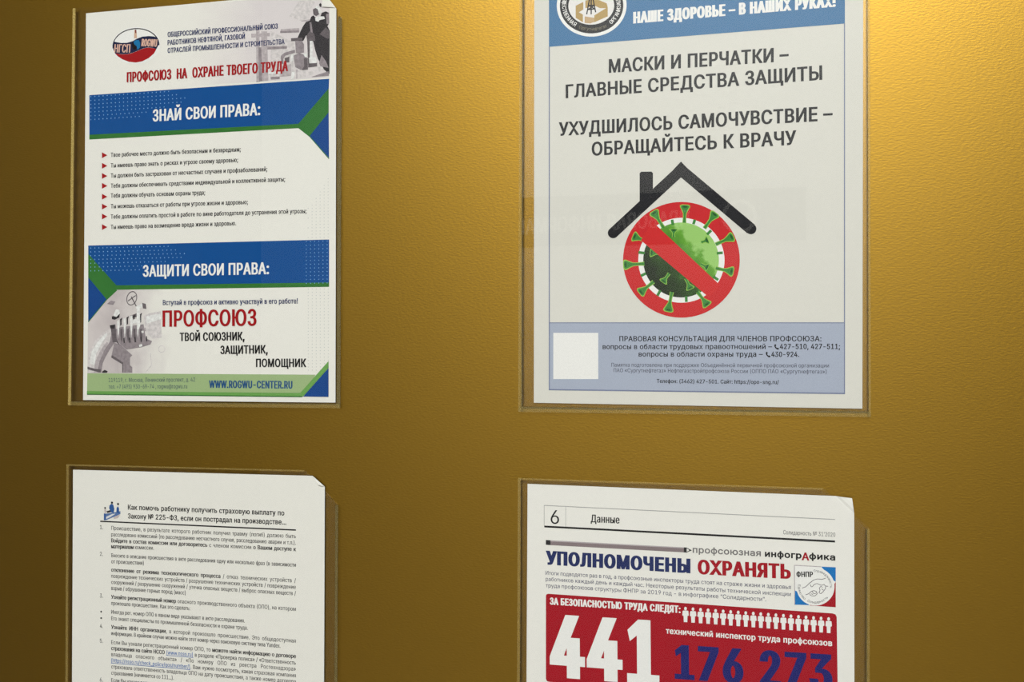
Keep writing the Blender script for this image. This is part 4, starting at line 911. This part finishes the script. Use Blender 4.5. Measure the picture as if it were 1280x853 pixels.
for k in range(4):
    x = 305 + k * 58
    t[5].poly([D4(x, 365 - k * 20), D4(x + 20, 355 - k * 20), D4(x + 22, 420 - k * 4), D4(x + 10, 520), D4(x + 2, 430)])
    t[0].poly([D4(x + 26, 350 - k * 14), D4(x + 48, 335 - k * 14), D4(x + 40, 362 - k * 14), D4(x + 40, 400 - k * 8), D4(x + 28, 410 - k * 8)])
    t[1].poly([D4(x + 28, 440), D4(x + 46, 432), D4(x + 50, 520), D4(x + 40, 560), D4(x + 28, 500)])
    t[3].poly([D4(x + 26, 500 - k * 10), D4(x + 58, 490 - k * 10), D4(x + 58, 508 - k * 10), D4(x + 26, 520 - k * 10)])
for k in range(5):
    x = 330 + k * 50
    t[3].poly([D4(x, 455 - k * 6), D4(x + 30, 448 - k * 6), D4(x + 32, 480 - k * 6), D4(x + 4, 486 - k * 6)])
    t[0].poly([D4(x + 30, 520 - k * 4), D4(x + 40, 516 - k * 4), D4(x + 44, 560 - k * 4), D4(x + 34, 566 - k * 4)])
    t[4].poly([D4(x + 8, 540 - k * 5), D4(x + 26, 535 - k * 5), D4(x + 28, 552 - k * 5), D4(x + 10, 558 - k * 5)])
t[5].poly([D4(520, 455), D4(540, 452), D4(542, 470), D4(524, 474)])
t[5].poly([D4(498, 578), D4(525, 570), D4(530, 590), D4(505, 598)])
t[5].poly([D4(480, 260), D4(505, 250), D4(512, 400), D4(500, 440), D4(482, 420)])
t[5].poly([D4(425, 360), D4(480, 345), D4(480, 385), D4(425, 395)])
t[1].poly([D4(425, 318), D4(478, 298), D4(478, 330), D4(425, 345)])
t[5].poly([D4(470, 240), D4(530, 210), D4(530, 245), D4(480, 262)])
t[1].poly([D4(528, 205), D4(560, 215), D4(565, 260), D4(535, 255)])
t[1].stroke([D4(435 + 44 * math.cos(q) - 8 * math.sin(q), 165 + 60 * math.sin(q)) for q in [i * math.pi / 10 for i in range(20)]], 1.0, closed=True)
t[1].stroke([D4(400, 190), D4(470, 140)], 1.0)
t[1].stroke([D4(430, 150), D4(475, 235)], 1.2)
t[2].poly([D4(215, 215), D4(250, 185), D4(290, 195), D4(270, 225)])
Print().poly([D4(172, 815), D4(195, 800), D4(222, 812), D4(215, 826), D4(172, 826)]).build('picture_rubble', TONE[0], pp, 2.9)
rb = Print().stroke([D4(700 + 28 * math.cos(q), 615 + 30 * math.sin(q)) for q in [i * math.pi / 8 for i in range(16)]], 0.8, closed=True)
rb.build('picture_rubble', TONE[4], pp, .8)
Print().stroke([D4(600, 650), D4(610, 760), D4(560, 820)], 0.9).build('picture_rubble', TONE[4], pp, .8)
for i, ly in ((4, .8), (3, 1.4), (2, 1.9), (1, 2.4), (0, 2.9), (5, 3.4)):
    t[i].build('picture_tone', TONE[i], pp, ly)
write('Вступай в профсоюз и активно участвуй в его работе!', (205.1, 381.6), (373.4, 379.6), 6.4, stem=.16, bar=.12).build('invitation_text', NAVY, p1, 5)
write('ПРОФСОЮЗ', (204.7, 408.8), (322, 407.4), 20.6, stem=.185, bar=.135).build('slogan_text', RED, p1, 5)
for s, a, b in (('ТВОЙ СОЮЗНИК,', (226.2, 426.6), (307, 425.6)), ('ЗАЩИТНИК,', (276.9, 442.8), (336, 442)), ('ПОМОЩНИК', (321.3, 459), (383.8, 459))):
    write(s, a, b, 10.5, stem=.185, bar=.14).build('slogan_text', BLACK, p1, 5)
ft = Print().poly([(110.9, 466.8), (395.5, 468.6), (379.5, 495.6), (110.4, 491.5)]).build('footer_strip', SAGE, p1, 4)
Print().poly([(110.4, 489), (376.5, 491.4), (411.8, 451.6), (411.8, 460.2), (380, 495.8), (110.4, 492.8)]).build('green_chevron', LIME, ft, 4.3)
Print().stroke([(110.4, 493), (379, 495.9)], 1.0).build('green_edge_line', GREEN, ft, 4.5)
Print().poly([(411.8, 460.4), (411.8, 496.2), (380.3, 495.8)]).build('blue_corner', DEEP, ft, 4.4)
ad = write('119119, г. Москва, Ленинский проспект, д. 42', (137.6, 477.8), (245.4, 477.2), 5.2, stem=.12)
write('тел. +7 (495) 930-69-74 , rogwu@rogwu.ru', (137.6, 486), (235.6, 485.6), 5.2, stem=.12, pr=ad)
ad.build('address_text', ink('address_ink', 74, 92, 96), ft, 5)
write('WWW.ROGWU-CENTER.RU', (262.8, 485), (366.8, 486), 9.4, stem=.2, bar=.15).build('web_address_text', ink('web_ink', 34, 78, 122), ft, 5)

# ================================================================== poster: masks and gloves (upper right)
p2 = page('virus_poster', 'upper right poster with a crossed out green virus under a black house roof', 'poster',
          [(667.8, 503.6), (1077.6, 511.0), (1078.8, -81), (668.4, -40.5)],
          mat=paper_mat('grey_white_paper', 214, 211, 200))
Print().poly([(686.7, 59.4), (1055.8, 30.4), (1056, -62), (686.7, -25)]).build('blue_header', STEEL, p2, 1)
fr = Print()
for a, b, w in (((687.1, 59), (687.1, 488), 1.3), ((1055.3, 30), (1055.3, 492), 1.3), ((686.5, 487.2), (1055.9, 492), 1.5)):
    fr.stroke([a, b], w)
fr.build('border_line', LINE, p2, 1.6)
write('НАШЕ ЗДОРОВЬЕ – В НАШИХ РУКАХ!', (791.8, 30.4), (1044.5, 9.4), 14.8, stem=.245, bar=.16).build('header_text', WHITE, p2, 2)
# round emblem
em = Print().poly(ell(740, 7.5, 43.6, 39.2, -.05, 56)).build('round_emblem', WHITE, p2, 1.6)
Print().poly(ell(739.9, 8, 39.6, 34.7, -.05, 56)).build('black_ring', BLACK, em, 1.8)
Print().poly(ell(739.5, 8, 28.6, 23.8, -.05, 48)).build('emblem_field', ink('emblem_field', 226, 222, 216), em, 2.0)
L2 = lambda x, y: (690 + x / 11.636, y / 11.636)
og = ink('emblem_ochre', 176, 146, 84)
Print().poly([L2(350, 95), L2(460, 40), L2(460, 150), L2(395, 190), L2(455, 222), L2(455, 335), L2(350, 270)]).build('ochre_band', og, em, 2.2)
Print().poly([L2(480, 250), L2(620, 270), L2(620, 330), L2(560, 352), L2(480, 345)]).build('ochre_band', ink('emblem_ochre_light', 190, 160, 118), em, 2.2)
Print().poly([L2(490, 20), L2(560, 0), L2(660, 0), L2(800, 60), L2(815, 120), L2(815, 250), L2(620, 335), L2(620, 235), L2(790, 130), L2(700, 130), L2(640, 100), L2(490, 130)]).build('ochre_band', og, em, 2.3)
dk = Print()
for a, b in (((560, -60), (510, 220)), ((590, -60), (640, 190)), ((575, -40), (575, 220)), ((540, 90), (610, 90)), ((530, 150), (630, 140)), ((530, 150), (610, 95)), ((545, 90), (630, 145))):
    dk.stroke([L2(*a), L2(*b)], 1.5)
dk.build('derrick', BLACK, em, 2.6)


def arc_text(s, cx, cy, rx, ry, a0, a1, cap, pr, stem=.16):
    """lettering along an ellipse, letter by letter; angles in image degrees (0 = right, 90 = down)"""
    n = len(s)
    for i, ch in enumerate(s):
        if ch == ' ':
            continue
        q0 = math.radians(a0 + (a1 - a0) * (i + .08) / n)
        q1 = math.radians(a0 + (a1 - a0) * (i + .92) / n)
        write(ch, (cx + rx * math.cos(q0), cy + ry * math.sin(q0)), (cx + rx * math.cos(q1), cy + ry * math.sin(q1)), cap, stem=stem, pr=pr)
    return pr


rt = Print()
arc_text('ПЕРВИЧНАЯ', 739.7, 8, 31.4, 26.8, 212, 262, 5.0, rt)
arc_text('ОБЩЕСТВЕННАЯ', 739.7, 8, 36.6, 31.8, 206, 124, 5.0, rt)
arc_text('ОРГАНИЗАЦИЯ', 739.7, 8, 36.6, 31.8, 48, -30, 5.0, rt)
rt.build('ring_text', WHITE, em, 2.4)
arc_text('Сургутнефтегаз', 739.9, 8, 35.8, 31.2, 117, 58, 4.0, Print(), .12).build('ring_text', ink('ring_gold', 120, 112, 88), em, 2.4)

M2 = dict(stem=.19, bar=.155)
for s, a, b in (('МАСКИ И ПЕРЧАТКИ –', (761.3, 92), (985.7, 77.4)), ('ГЛАВНЫЕ СРЕДСТВА ЗАЩИТЫ', (707.6, 123.6), (1027.6, 100.6)),
                ('УХУДШИЛОСЬ САМОЧУВСТВИЕ –', (699.3, 170.6), (1040.6, 151.2)), ('ОБРАЩАЙТЕСЬ К ВРАЧУ', (740, 195.4), (995, 181.6))):
    write(s, a, b, 17.6, **M2).build('message_text', BLACK, p2, 1)
# house roof
rf = Print().stroke([(766.8, 291.6), (851.4, 213.2), (938.6, 286.6)], 13.4)
rf.poly(ell(766.8, 291.6, 6.7, 6.7, 0, 20)).poly(ell(938.6, 286.6, 6.9, 6.7, 0, 20))
rf.poly([(842.2, 212.3), (851.4, 202.6), (861.0, 212.6), (851.4, 222.6)])
rf.poly([(799.8, 217.2), (801.6, 215.3), (814.4, 215.1), (816.4, 217), (816.4, 240), (816.4, 252), (799.8, 262)])
rf.build('roof_symbol', BLACK, p2, 1)
# crossed-out virus
CX, CY = 851.9, 325.2
sg = Print().poly(ell(CX, CY, 72.8, 72.2, 0, 72)).build('ban_sign', ink('sign_red', 196, 30, 32), p2, 1.5)
Print().poly(ell(CX, CY + .6, 53.8, 53, 0, 64)).build('white_disc', WHITE, sg, 1.7)
V4 = lambda x, y: (740 + x / 3.878, 190 + y / 3.878)
hot = at(*V4(505, 455)); cold = at(*V4(315, 610))
ball = Print().poly(ell(CX - .4, CY + .2, 47.2, 46.8, 0, 64)).build('virus_ball', ramp_mat('virus_green_print', cold, hot,
        [(0.0, (26, 38, 12)), (0.35, (38, 66, 16)), (0.62, (64, 124, 32)), (0.9, (96, 156, 44)), (1.0, (150, 196, 104))], 0.55, 170), sg, 2.0)
vg = Print(); vr = Print(); vd = Print()


def spike(bx, by, tx, ty, s=1.0):
    """trumpet-shaped spike from the ball surface b to its flared tip t (zoom px)"""
    d = Vector((tx - bx, ty - by)); L = d.length; d /= L
    n = Vector((-d.y, d.x))
    b, tt = Vector((bx, by)), Vector((tx, ty))
    prof = [(0, 10), (.35, 8), (.55, 9), (.75, 17), (.92, 25), (1.0, 25), (1.06, 16)]
    out = [b + d * L * q + n * w * s for q, w in prof] + [b + d * L * q - n * w * s for q, w in reversed(prof)]
    vr.poly([V4(*p) for p in out])
    prof = [(0, 6.5), (.35, 4.5), (.55, 5.5), (.75, 12), (.9, 19), (.98, 19), (1.02, 11)]
    out = [b + d * L * q + n * w * s for q, w in prof] + [b + d * L * q - n * w * s for q, w in reversed(prof)]
    vg.poly([V4(*p) for p in out])
    c = tt - d * 6 * s
    vd.poly([V4(*(c + n * 12 * s * math.cos(q) + d * 5 * s * math.sin(q))) for q in [i * math.pi / 6 for i in range(12)]])


for bx, by, tx, ty in ((448, 345, 452, 262), (348, 370, 300, 292), (545, 372, 598, 300), (600, 450, 682, 412), (600, 565, 682, 582), (270, 438, 202, 410),
                       (255, 543, 158, 549), (300, 630, 234, 684), (388, 680, 370, 772), (512, 680, 560, 744)):
    spike(bx, by, tx, ty)
for bx, by, tx, ty in ((396, 415, 397, 376), (345, 495, 285, 490), (375, 590, 345, 632), (455, 615, 478, 665), (530, 440, 562, 428), (528, 545, 562, 562)):
    spike(bx, by, tx, ty, .85)
for a, b in (((393, 356), (389, 330)), ((492, 352), (499, 330)), ((558, 402), (578, 382)), ((605, 493), (634, 490)), ((256, 492), (226, 488)), ((262, 590), (238, 602)),
             ((332, 672), (318, 698)), ((457, 700), (458, 728)), ((588, 605), (612, 622))):
    vg.stroke([V4(*a), V4(*b)], 3.4)
vr.build('spike_rim', ink('spike_light_green', 140, 184, 70), ball, 2.4)
vg.build('spike', ink('spike_green', 58, 128, 52), ball, 2.7)
vd.build('spike_mouth', ink('spike_dark_green', 30, 84, 30), ball, 3.0)
Print().poly([V4(238, 430), V4(296, 338), V4(300, 345), V4(622, 648), V4(566, 712), V4(560, 700)]).build('ban_bar', ink('bar_red', 200, 34, 32), sg, 3.4)

# contact panel
cp = Print().poly([(687.4, 403.6), (1055.2, 403.6), (1055.2, 491.6), (687.4, 486.8)]).build('contact_panel', SLATE, p2, 1)
Print().stroke([(687, 403.8), (1055.5, 403.8)], 1.0).build('border_line', LINE, cp, 1.3)
Print().poly([(692.1, 416.4), (748.2, 416.4), (748.2, 474), (692.1, 474)]).build('blank_square', WHITE, cp, 1.3)
ct = write('ПРАВОВАЯ КОНСУЛЬТАЦИЯ ДЛЯ ЧЛЕНОВ ПРОФСОЮЗА:', (774.5, 426.8), (1026.6, 426.9), 6.6, stem=.18, bar=.14)
write('вопросы в области трудовых правоотношений –', (753.7, 436.6), (965, 436.6), 6.4, stem=.18, bar=.14, pr=ct)
write('427-510, 427-511;', (974.6, 436.6), (1049.8, 436.6), 6.6, stem=.18, bar=.14, pr=ct)
write('вопросы в области охраны труда –', (798.6, 445.9), (953.4, 446.1), 6.4, stem=.18, bar=.14, pr=ct)
write('430-924.', (964, 446.4), (998.8, 446.4), 6.6, stem=.18, bar=.14, pr=ct)
for ox, oy in ((967.6, 430.4), (957, 440)):
    ct.poly([(ox + x, oy + y) for x, y in ((0.2, .6), (1.8, 0), (2.7, 1.7), (1.9, 2.6), (2.6, 4), (3.8, 4.9), (4.8, 4.4), (6.2, 5.6), (5.4, 6.8), (3.6, 6.8), (1.4, 5), (.2, 2.6))])
ct.build('contact_text', BLACK, cp, 1.6)
sm = write('Памятка подготовлена при поддержке Объединённой первичной профсоюзной организации', (764.6, 458.6), (1036, 459.6), 4.9, stem=.13)
write('ПАО «Сургутнефтегаз» Нефтегазстройпрофсоюза России (ОППО ПАО «Сургутнефтегаз»)', (767.3, 465.4), (1033, 467.2), 4.9, stem=.13, pr=sm)
sm.build('small_print', ink('small_ink', 74, 76, 86), cp, 1.6)
write('Телефон: (3462) 427-501. Сайт: https://opo-sng.ru/', (821.2, 478.8), (973.4, 480.4), 4.9, stem=.17, bar=.14).build('small_print', BLACK, cp, 1.6)

# ================================================================== typed page: insurance payment (lower left)
p3 = page('text_page', 'lower left page of closely typed numbered text with a small blue drawing', 'notice',
          [(90.4, 1070), (405.0, 1117), (406.8, 598), (92.8, 587.2)], [(407.0, 608.5), (391.5, 594.8)], (399.5, 606.0), 0.0011, 0.12)
K = lambda x, y: (80 + x / 7.111, 570 + y / 7.111)
ic = Print().poly([K(365, 510), K(385, 512), K(440, 505), K(512, 490), K(512, 515), K(480, 530), K(385, 570), K(365, 572)]).build('clip_art', ink('art_blue', 86, 112, 158), p3, 1)
Print().poly([K(415, 440), K(432, 425), K(448, 432), K(458, 470), K(452, 505), K(425, 500), K(412, 462)]).poly([K(478, 460), K(490, 448), K(500, 465), K(500, 510), K(476, 500)]).poly([K(367, 512), K(380, 512), K(380, 568), K(367, 570)]).build('figure_blue', ink('art_deep_blue', 44, 84, 142), ic, 1.3)
Print().poly(ell(*K(437, 415), 1.4, 1.4, 0, 12)).poly(ell(*K(491, 427), 1.3, 1.5, 0, 12)).poly(ell(*K(376, 462), 1.1, 1.3, 0, 12)).poly([K(390, 490), K(425, 480), K(425, 500), K(395, 506)]).build('figure_dark', SOFT, ic, 1.6)
Print().poly([K(368, 475), K(384, 472), K(392, 500), K(372, 508)]).poly([K(450, 545), K(480, 530), K(512, 520), K(490, 552), K(455, 560)]).build('figure_pale', ink('art_pale', 196, 182, 178), ic, 1.1)
Print().poly([K(385, 540), K(440, 515), K(470, 512), K(420, 545), K(385, 560)]).build('figure_white', ink('art_white', 214, 214, 214), ic, 1.3)
tt = write('Как помочь работнику получить страховую выплату по', (161.3, 637), (356.6, 644.4), 6.5, stem=.185, bar=.15)
write('Закону № 225-ФЗ, если он пострадал на производстве…', (161.3, 648), (359, 655.8), 6.5, stem=.185, bar=.15, pr=tt)
tt.build('title_text', BLACK, p3, 1)
Print().stroke([(126.8, 651.6), (371, 662.5)], 1.4).build('rule_line', SOFT, p3, 1)
TEXTINK = ink('typed_ink', 46, 44, 44)
LINK = ink('link_blue', 40, 98, 168)
SQ = 0.86
LX, RX = 140.6, 370.8
PARAS = [
    ('1.', 661.8, [('Происшествие, в результате которого работник получил травму (погиб) должно быть', 662.2, RX, 672.6),
                   ('расследовано комиссией (по расследованию несчастного случая, расследованию аварии и т.п.).', 670.2, RX, 680.8),
                   ('*Войдите в состав комиссии или договоритесь* с членом комиссии *о Вашем доступе к*', 677.8, RX, 688.8),
                   ('*материалам* комиссии.', 685.2, 193.8, 687.2)]),
    ('2.', 695.0, [('Внесите в описание происшествия в акте расследования одну или несколько фраз (в зависимости', 696.4, RX, 708.4),
                   ('от происшествия)', 704.0, 181.2, 706)]),
    (None, 0, [('*отклонение от режима технологического процесса* / отказ технических устройств /', 714.4, RX, 728),
               ('повреждение технических устройств / разрушение технических устройств / повреждение', 722, RX, 736),
               ('сооружений / разрушение сооружений / утечка опасных веществ / выброс опасных веществ /', 729.7, RX, 744),
               ('взрыв / обрушение горных пород (масс)', 737.2, 233.4, 743.2)]),
    ('3.', 747.2, [('*Узнайте регистрационный номер* опасного производственного объекта (ОПО), на котором', 748.2, RX, 763.4),
                   ('произошло происшествие. Как это сделать:', 756, 239, 762.6)]),
    ('•', 766, [('Иногда рег. номер ОПО в явном виде указывают в акте расследования.', 766.9, 307.2, 778)]),
    ('•', 774, [('Его знают специалисты по промышленной безопасности и охране труда.', 775, 311, 787)]),
    ('4.', 785, [('*Узнайте ИНН организации*, в которой произошло происшествие. Это общедоступная', 785.8, RX, 803.2),
                 ('информация. В крайнем случае можно найти этот номер через поисковую систему типа Yandex.', 793.6, 351.8, 809.4)]),
    ('5.', 803.5, [('Если Вы узнали регистрационный номер ОПО, то *можете найти информацию о договоре*', 804.8, RX, 822.4),
                   ('*страхования на сайте НССО* ~(www.nsso.ru)~ в разделе «Проверка полиса» / «Ответственность', 812.2, RX, 830.6),
                   ('владельца опасного объекта» / «По номеру ОПО из реестра Ростехнадзора»', 819.8, RX, 838.4),
                   ('~(https://nsso.ru/check_policy/gos/number/)~. Вам нужно посмотреть, какая страховая компания', 827.4, RX, 846.4),
                   ('страховала ответственность владельца ОПО на дату происшествия, а также номер договора', 835.2, RX, 854),
                   ('страхования (начинается со 111…).', 843, 218.6, 849.3)]),
    ('6.', 852, [('Если Вы узнали регистрационный номер, то можете', 852.2, 262, 862)])]
for num, ny, lines in PARAS:
    pr, lk = Print(), Print()
    for s, y0, x1, y1 in lines:
        if x1 == RX:
            write(s, (LX, y0), (x1, y1), 5.0, stem=.135, squeeze=SQ, pr=pr, link=lk)
        else:
            write(s, (LX, y0), (x1, y1), 5.0, stem=.135, pr=pr, link=lk)
    ob = pr.build('paragraph', TEXTINK, p3, 1)
    if lk.v:
        lk.build('web_link', LINK, ob, 1, 'blue underlined web address')
    if num == '•':
        Print().poly(ell(127.9, ny - 1.6, 1.1, 1.1, 0, 12)).build('bullet', BLACK, ob, 1)
    elif num:
        write(num, (126.4, ny - .4), (130.2, ny - .2), 5.0, stem=.13).build('paragraph_number', TEXTINK, ob, 1)

# ================================================================== printed page: safety inspectors in numbers (lower right)
p4 = page('statistics_page', 'lower right newspaper page with a red panel and large white number 441', 'notice',
          [(657.0, 1154), (1068.2, 1219), (1066.8, 623.4), (660, 604.8)], [(1067.4, 642), (1044.5, 620.0)], (1064.6, 622.5), 0.0007, 0.0,
          mat=paper_mat('newsprint_copy', 230, 227, 218))
G1 = lambda x, y: (640 + x / 5.333, 590 + y / 5.333)
G2 = lambda x, y: (860 + x / 5.333, 590 + y / 5.333)
hb = Print().stroke([(680.7, 631.7), (1043.4, 649.2)], .8).stroke([(680.7, 631.7), (680.7, 657)], .6).stroke([(707.6, 633), (707.6, 658)], .5)
hb.build('heading_frame', ink('frame_grey', 160, 158, 154), p4, 1)
Print().stroke([(680.8, 658.0), (1043.5, 676.7)], 2.2).build('rule_line', BLACK, p4, 1)
write('6', (688.9, 654.5), (699.4, 654.8), 17, stem=.13, bar=.105).build('page_number', BLACK, p4, 1)
write('Данные', (738.8, 652.6), (774.8, 654.3), 9.6, stem=.155, bar=.12).build('section_title', BLACK, p4, 1)
write("Солидарность № 31'2020", (978.9, 667.6), (1043.8, 670.8), 5.2, stem=.1).build('issue_text', ink('issue_ink', 96, 94, 92), p4, 1)
pc = Print().poly([(687.5, 675.2), (857.5, 684.2), (857.5, 690.4), (687.5, 681.2)]).build('pencil_drawing', ink('pencil_mauve', 132, 118, 118), p4, 1)
Print().poly([(687.5, 675.2), (857.5, 684.2), (857.5, 685.4), (687.5, 676.6)]).build('pencil_light_stripe', ink('pencil_light', 176, 166, 166), pc, 1.3)
Print().poly([(682.8, 674.8), (688.6, 675.2), (688.6, 681.2), (682.8, 680.9)]).build('pencil_eraser', SOFT, pc, 1.4)
Print().poly([(855, 684), (858.5, 684.2), (858.5, 690.5), (855, 690.3)]).build('pencil_collar', SOFT, pc, 1.4)
Print().stroke([(858, 684.6), (864, 687.7), (858, 690.2)], .9).poly([(861.4, 686.2), (865, 687.8), (861.4, 689.3)]).build('pencil_tip', SOFT, pc, 1.3)
write('профсоюзная', (866, 690.8), (951, 695.2), 8.2, stem=.2, bar=.17).build('heading_text', ink('heading_grey', 112, 108, 106), p4, 1)
hx = write('инфогр', (956, 695.8), (1001.8, 698.2), 8.2, stem=.25, bar=.2)
write('фика', (1011.2, 698.7), (1043.8, 700.5), 8.2, stem=.25, bar=.2, pr=hx)
hx.build('heading_text', BLACK, p4, 1)
write('А', (1002, 700.0), (1011.2, 700.5), 9.8, stem=.22, bar=.16).build('heading_text', CRIMSON, p4, 1.3, 'red capital letter')
write('УПОЛНОМОЧЕНЫ', (683.2, 705.6), (863.2, 716.4), 17.8, stem=.28, bar=.18).build('headline_text', NAVY, p4, 1, 'navy headline word')
write('ОХРАНЯТЬ', (872.2, 717.4), (988.5, 723.6), 18.4, stem=.255, bar=.17).build('headline_text', CRIMSON, p4, 1, 'crimson headline word')
ld = write('Итоги подводятся раз в год, а профсоюзные инспекторы труда стоят на страже жизни и здоровья', (682.5, 718.2), (988.4, 736.2), 5.1, stem=.125)
write('работников каждый день и каждый час. Некоторые результаты работы технической инспекции', (682.7, 725.8), (988.4, 745), 5.1, stem=.125, pr=ld)
write('труда профсоюзов структуры ФНПР за 2019 год - в инфографике "Солидарности".'.replace('"', '“', 1).replace('"', '”'), (682.7, 733.8), (957.5, 751.4), 5.1, stem=.125, pr=ld)
ld.build('paragraph', ink('lead_ink', 66, 66, 92), p4, 1)
# square emblem with two joined hands
H = lambda x, y: (980 + x / 11.375, 690 + y / 11.373)
sq = Print().poly([(992.6, 706.2), (1044.3, 708.8), (1044.3, 758.6), (993.5, 756)]).build('federation_emblem', WHITE, p4, 1)
Print().stroke([(993.3, 756), (992.8, 706.4), (1026, 708.2)], 1.0).build('emblem_outline', TONE[3], sq, 1.2)
eb = ink('emblem_blue', 18, 112, 180)
Print().poly([H(525, 205), H(732, 215), H(732, 420), H(700, 400)]).poly([H(155, 545), H(190, 560), H(360, 752), H(155, 745)]).build('blue_corner', eb, sq, 1.4)
Print().poly([H(732, 418), H(732, 782), H(360, 756), H(560, 640), H(690, 500)]).build('red_corner', CRIMSON, sq, 1.4)
Print().poly(ell(*H(445, 490), 23.8, 23.6, 0.05, 48)).build('emblem_disc', WHITE, sq, 1.7)
write('ФНПР', H(176, 352), H(412, 354), 6.8, stem=.2, bar=.15).build('emblem_letters', BLACK, sq, 2)
rg = Print()
arc_text('Солидарность', *H(440, 490), 21.3, 21, 118, 40, 3.0, rg, .12)
arc_text('Единство', *H(440, 490), 21.3, 21, 188, 128, 3.0, rg, .12)
arc_text('Справедливость', *H(440, 490), 18.6, 18.4, -95, 5, 3.0, rg, .12)
rg.build('ring_text', SOFT, sq, 2)
hs = Print()
for pts in ([(255, 510), (310, 490), (360, 440), (420, 395), (470, 380), (540, 385), (590, 368)], [(370, 460), (385, 492), (400, 490), (430, 455), (470, 445), (520, 470), (560, 465)],
            [(560, 455), (590, 480), (585, 520), (555, 560), (520, 590), (495, 575), (510, 540), (500, 510), (520, 485), (545, 500)],
            [(590, 480), (625, 485)], [(305, 605), (350, 590), (380, 560), (420, 545), (455, 555), (470, 590), (440, 620), (390, 620), (360, 600)],
            [(400, 560), (420, 590), (460, 580)], [(380, 590), (410, 600)], [(530, 520), (560, 540)]):
    hs.stroke([H(*p) for p in pts], .75)
hs.build('joined_hands_drawing', TONE[1], sq, 2)
# red panel
rp = [(682.9, 848), (682.9, 744.5), (683.8, 742.6), (686, 742.0), (1040.5, 766.4), (1044.2, 767.8), (1045.6, 771), (1047, 872), (1046, 877), (1041, 879), (688, 852), (684.2, 851)]
rd = Print().poly(rp).build('red_panel', CRIMSON, p4, 1)
write('ЗА БЕЗОПАСНОСТЬЮ ТРУДА СЛЕДЯТ:', (687.8, 755.4), (851, 766), 9.0, stem=.235, bar=.165).build('panel_text', WHITE, rd, 1.5)
for i in range(20):
    f = i / 19.0
    cx, y0, y1 = 857 + 178.5 * f, 758.2 + 12.8 * f, 777.4 + 13.6 * f
    h = y1 - y0
    q = lambda x, y: (cx + x, y0 + y * h)
    pr = Print().poly(ell(cx, y0 + .12 * h, 1.75, .115 * h, 0, 14))
    pr.poly([q(-3.5, .27), q(-2.4, .24), q(2.4, .25), q(3.6, .28), q(4.1, .56), q(3.1, .60), q(2.5, .58), q(2.3, 1.0), q(-2.1, .99), q(-2.4, .57), q(-3.1, .585), q(-4, .54)])
    pr.build('person_symbol', WHITE, rd, 1.5)
write('технический инспектор труда профсоюзов', (832.4, 791.6), (1040, 807.4), 7.6, stem=.2, bar=.16).build('panel_text', WHITE, rd, 1.5)
write('441', (687.8, 845.6), (824.6, 856.4), 79.5, stem=.215, bar=.165).build('large_number', WHITE, rd, 1.5)
write('176 273', (843.6, 848.0), (1040.6, 862.4), 43.6, stem=.235, bar=.16).build('large_number', ink('number_navy', 28, 30, 100), rd, 1.5)

# ================================================================== legal-information board on the opposite wall (seen mirrored in the pocket)
ROOM = DIST - YF
mir = lambda px, py: at(px, py, DIST + (-YF) * 1.0)
c0 = at(800, 330, -YF + DIST)


def flat(vs2, tris, y, name, mat, parent):
    o = parent.location
    ob = mesh_obj(name, [(p[0] - o.x, y - o.y, p[1] - o.z) for p in vs2], tris, mat, parent)
    return ob


bx0, bx1 = mir(330, 300).x, mir(1330, 300).x
hx0, hx1 = mir(560, 300).x, mir(1007, 300).x
bz1, bz0 = mir(800, -120).y, mir(800, 900).y
zh = mir(800, 306).y
brd = empty('information_board', ((bx0 + bx1) / 2, YF + 0.004, bz0), 'legal information board faintly mirrored in the plastic over the virus poster', 'notice board')
vs, fs = [], []
box(vs, fs, bx0, bx1, YF + 0.004, YF + 0.016, bz0, bz1)
mesh_obj('board_panel', [(x - brd.location.x, y - YF - 0.004, z - bz0) for x, y, z in vs], fs, plain_mat('white_board', 225, 223, 218, 0.6), brd)
vs, fs = [], []
box(vs, fs, hx0, hx1, YF + 0.016, YF + 0.018, zh, mir(800, 243).y)
hdr = mesh_obj('header_strip', [(x - brd.location.x, y - YF - 0.004, z - bz0) for x, y, z in vs], fs, plain_mat('header_grey_blue', 96, 100, 112, 0.6), brd)
pr = write('ПРАВОВАЯ ИНФОРМАЦИЯ', (862, 284), (622, 296), 20, stem=.17, mirror=mir)
flat(pr.v, pr.f, YF + 0.0185, 'header_letters', WHITE, brd)
c = mir(924, 272)
rr = (mir(924, 272) - mir(946, 272)).length
pr = Print()
pr.v = [c + Vector((rr * k * math.cos(q), rr * k * math.sin(q))) for k in (1, .8) for q in [i * math.pi / 16 for i in range(32)]]
pr.f = [(i, (i + 1) % 32, 32 + (i + 1) % 32, 32 + i) for i in range(32)]
flat(pr.v, pr.f, YF + 0.0185, 'header_emblem', WHITE, brd)
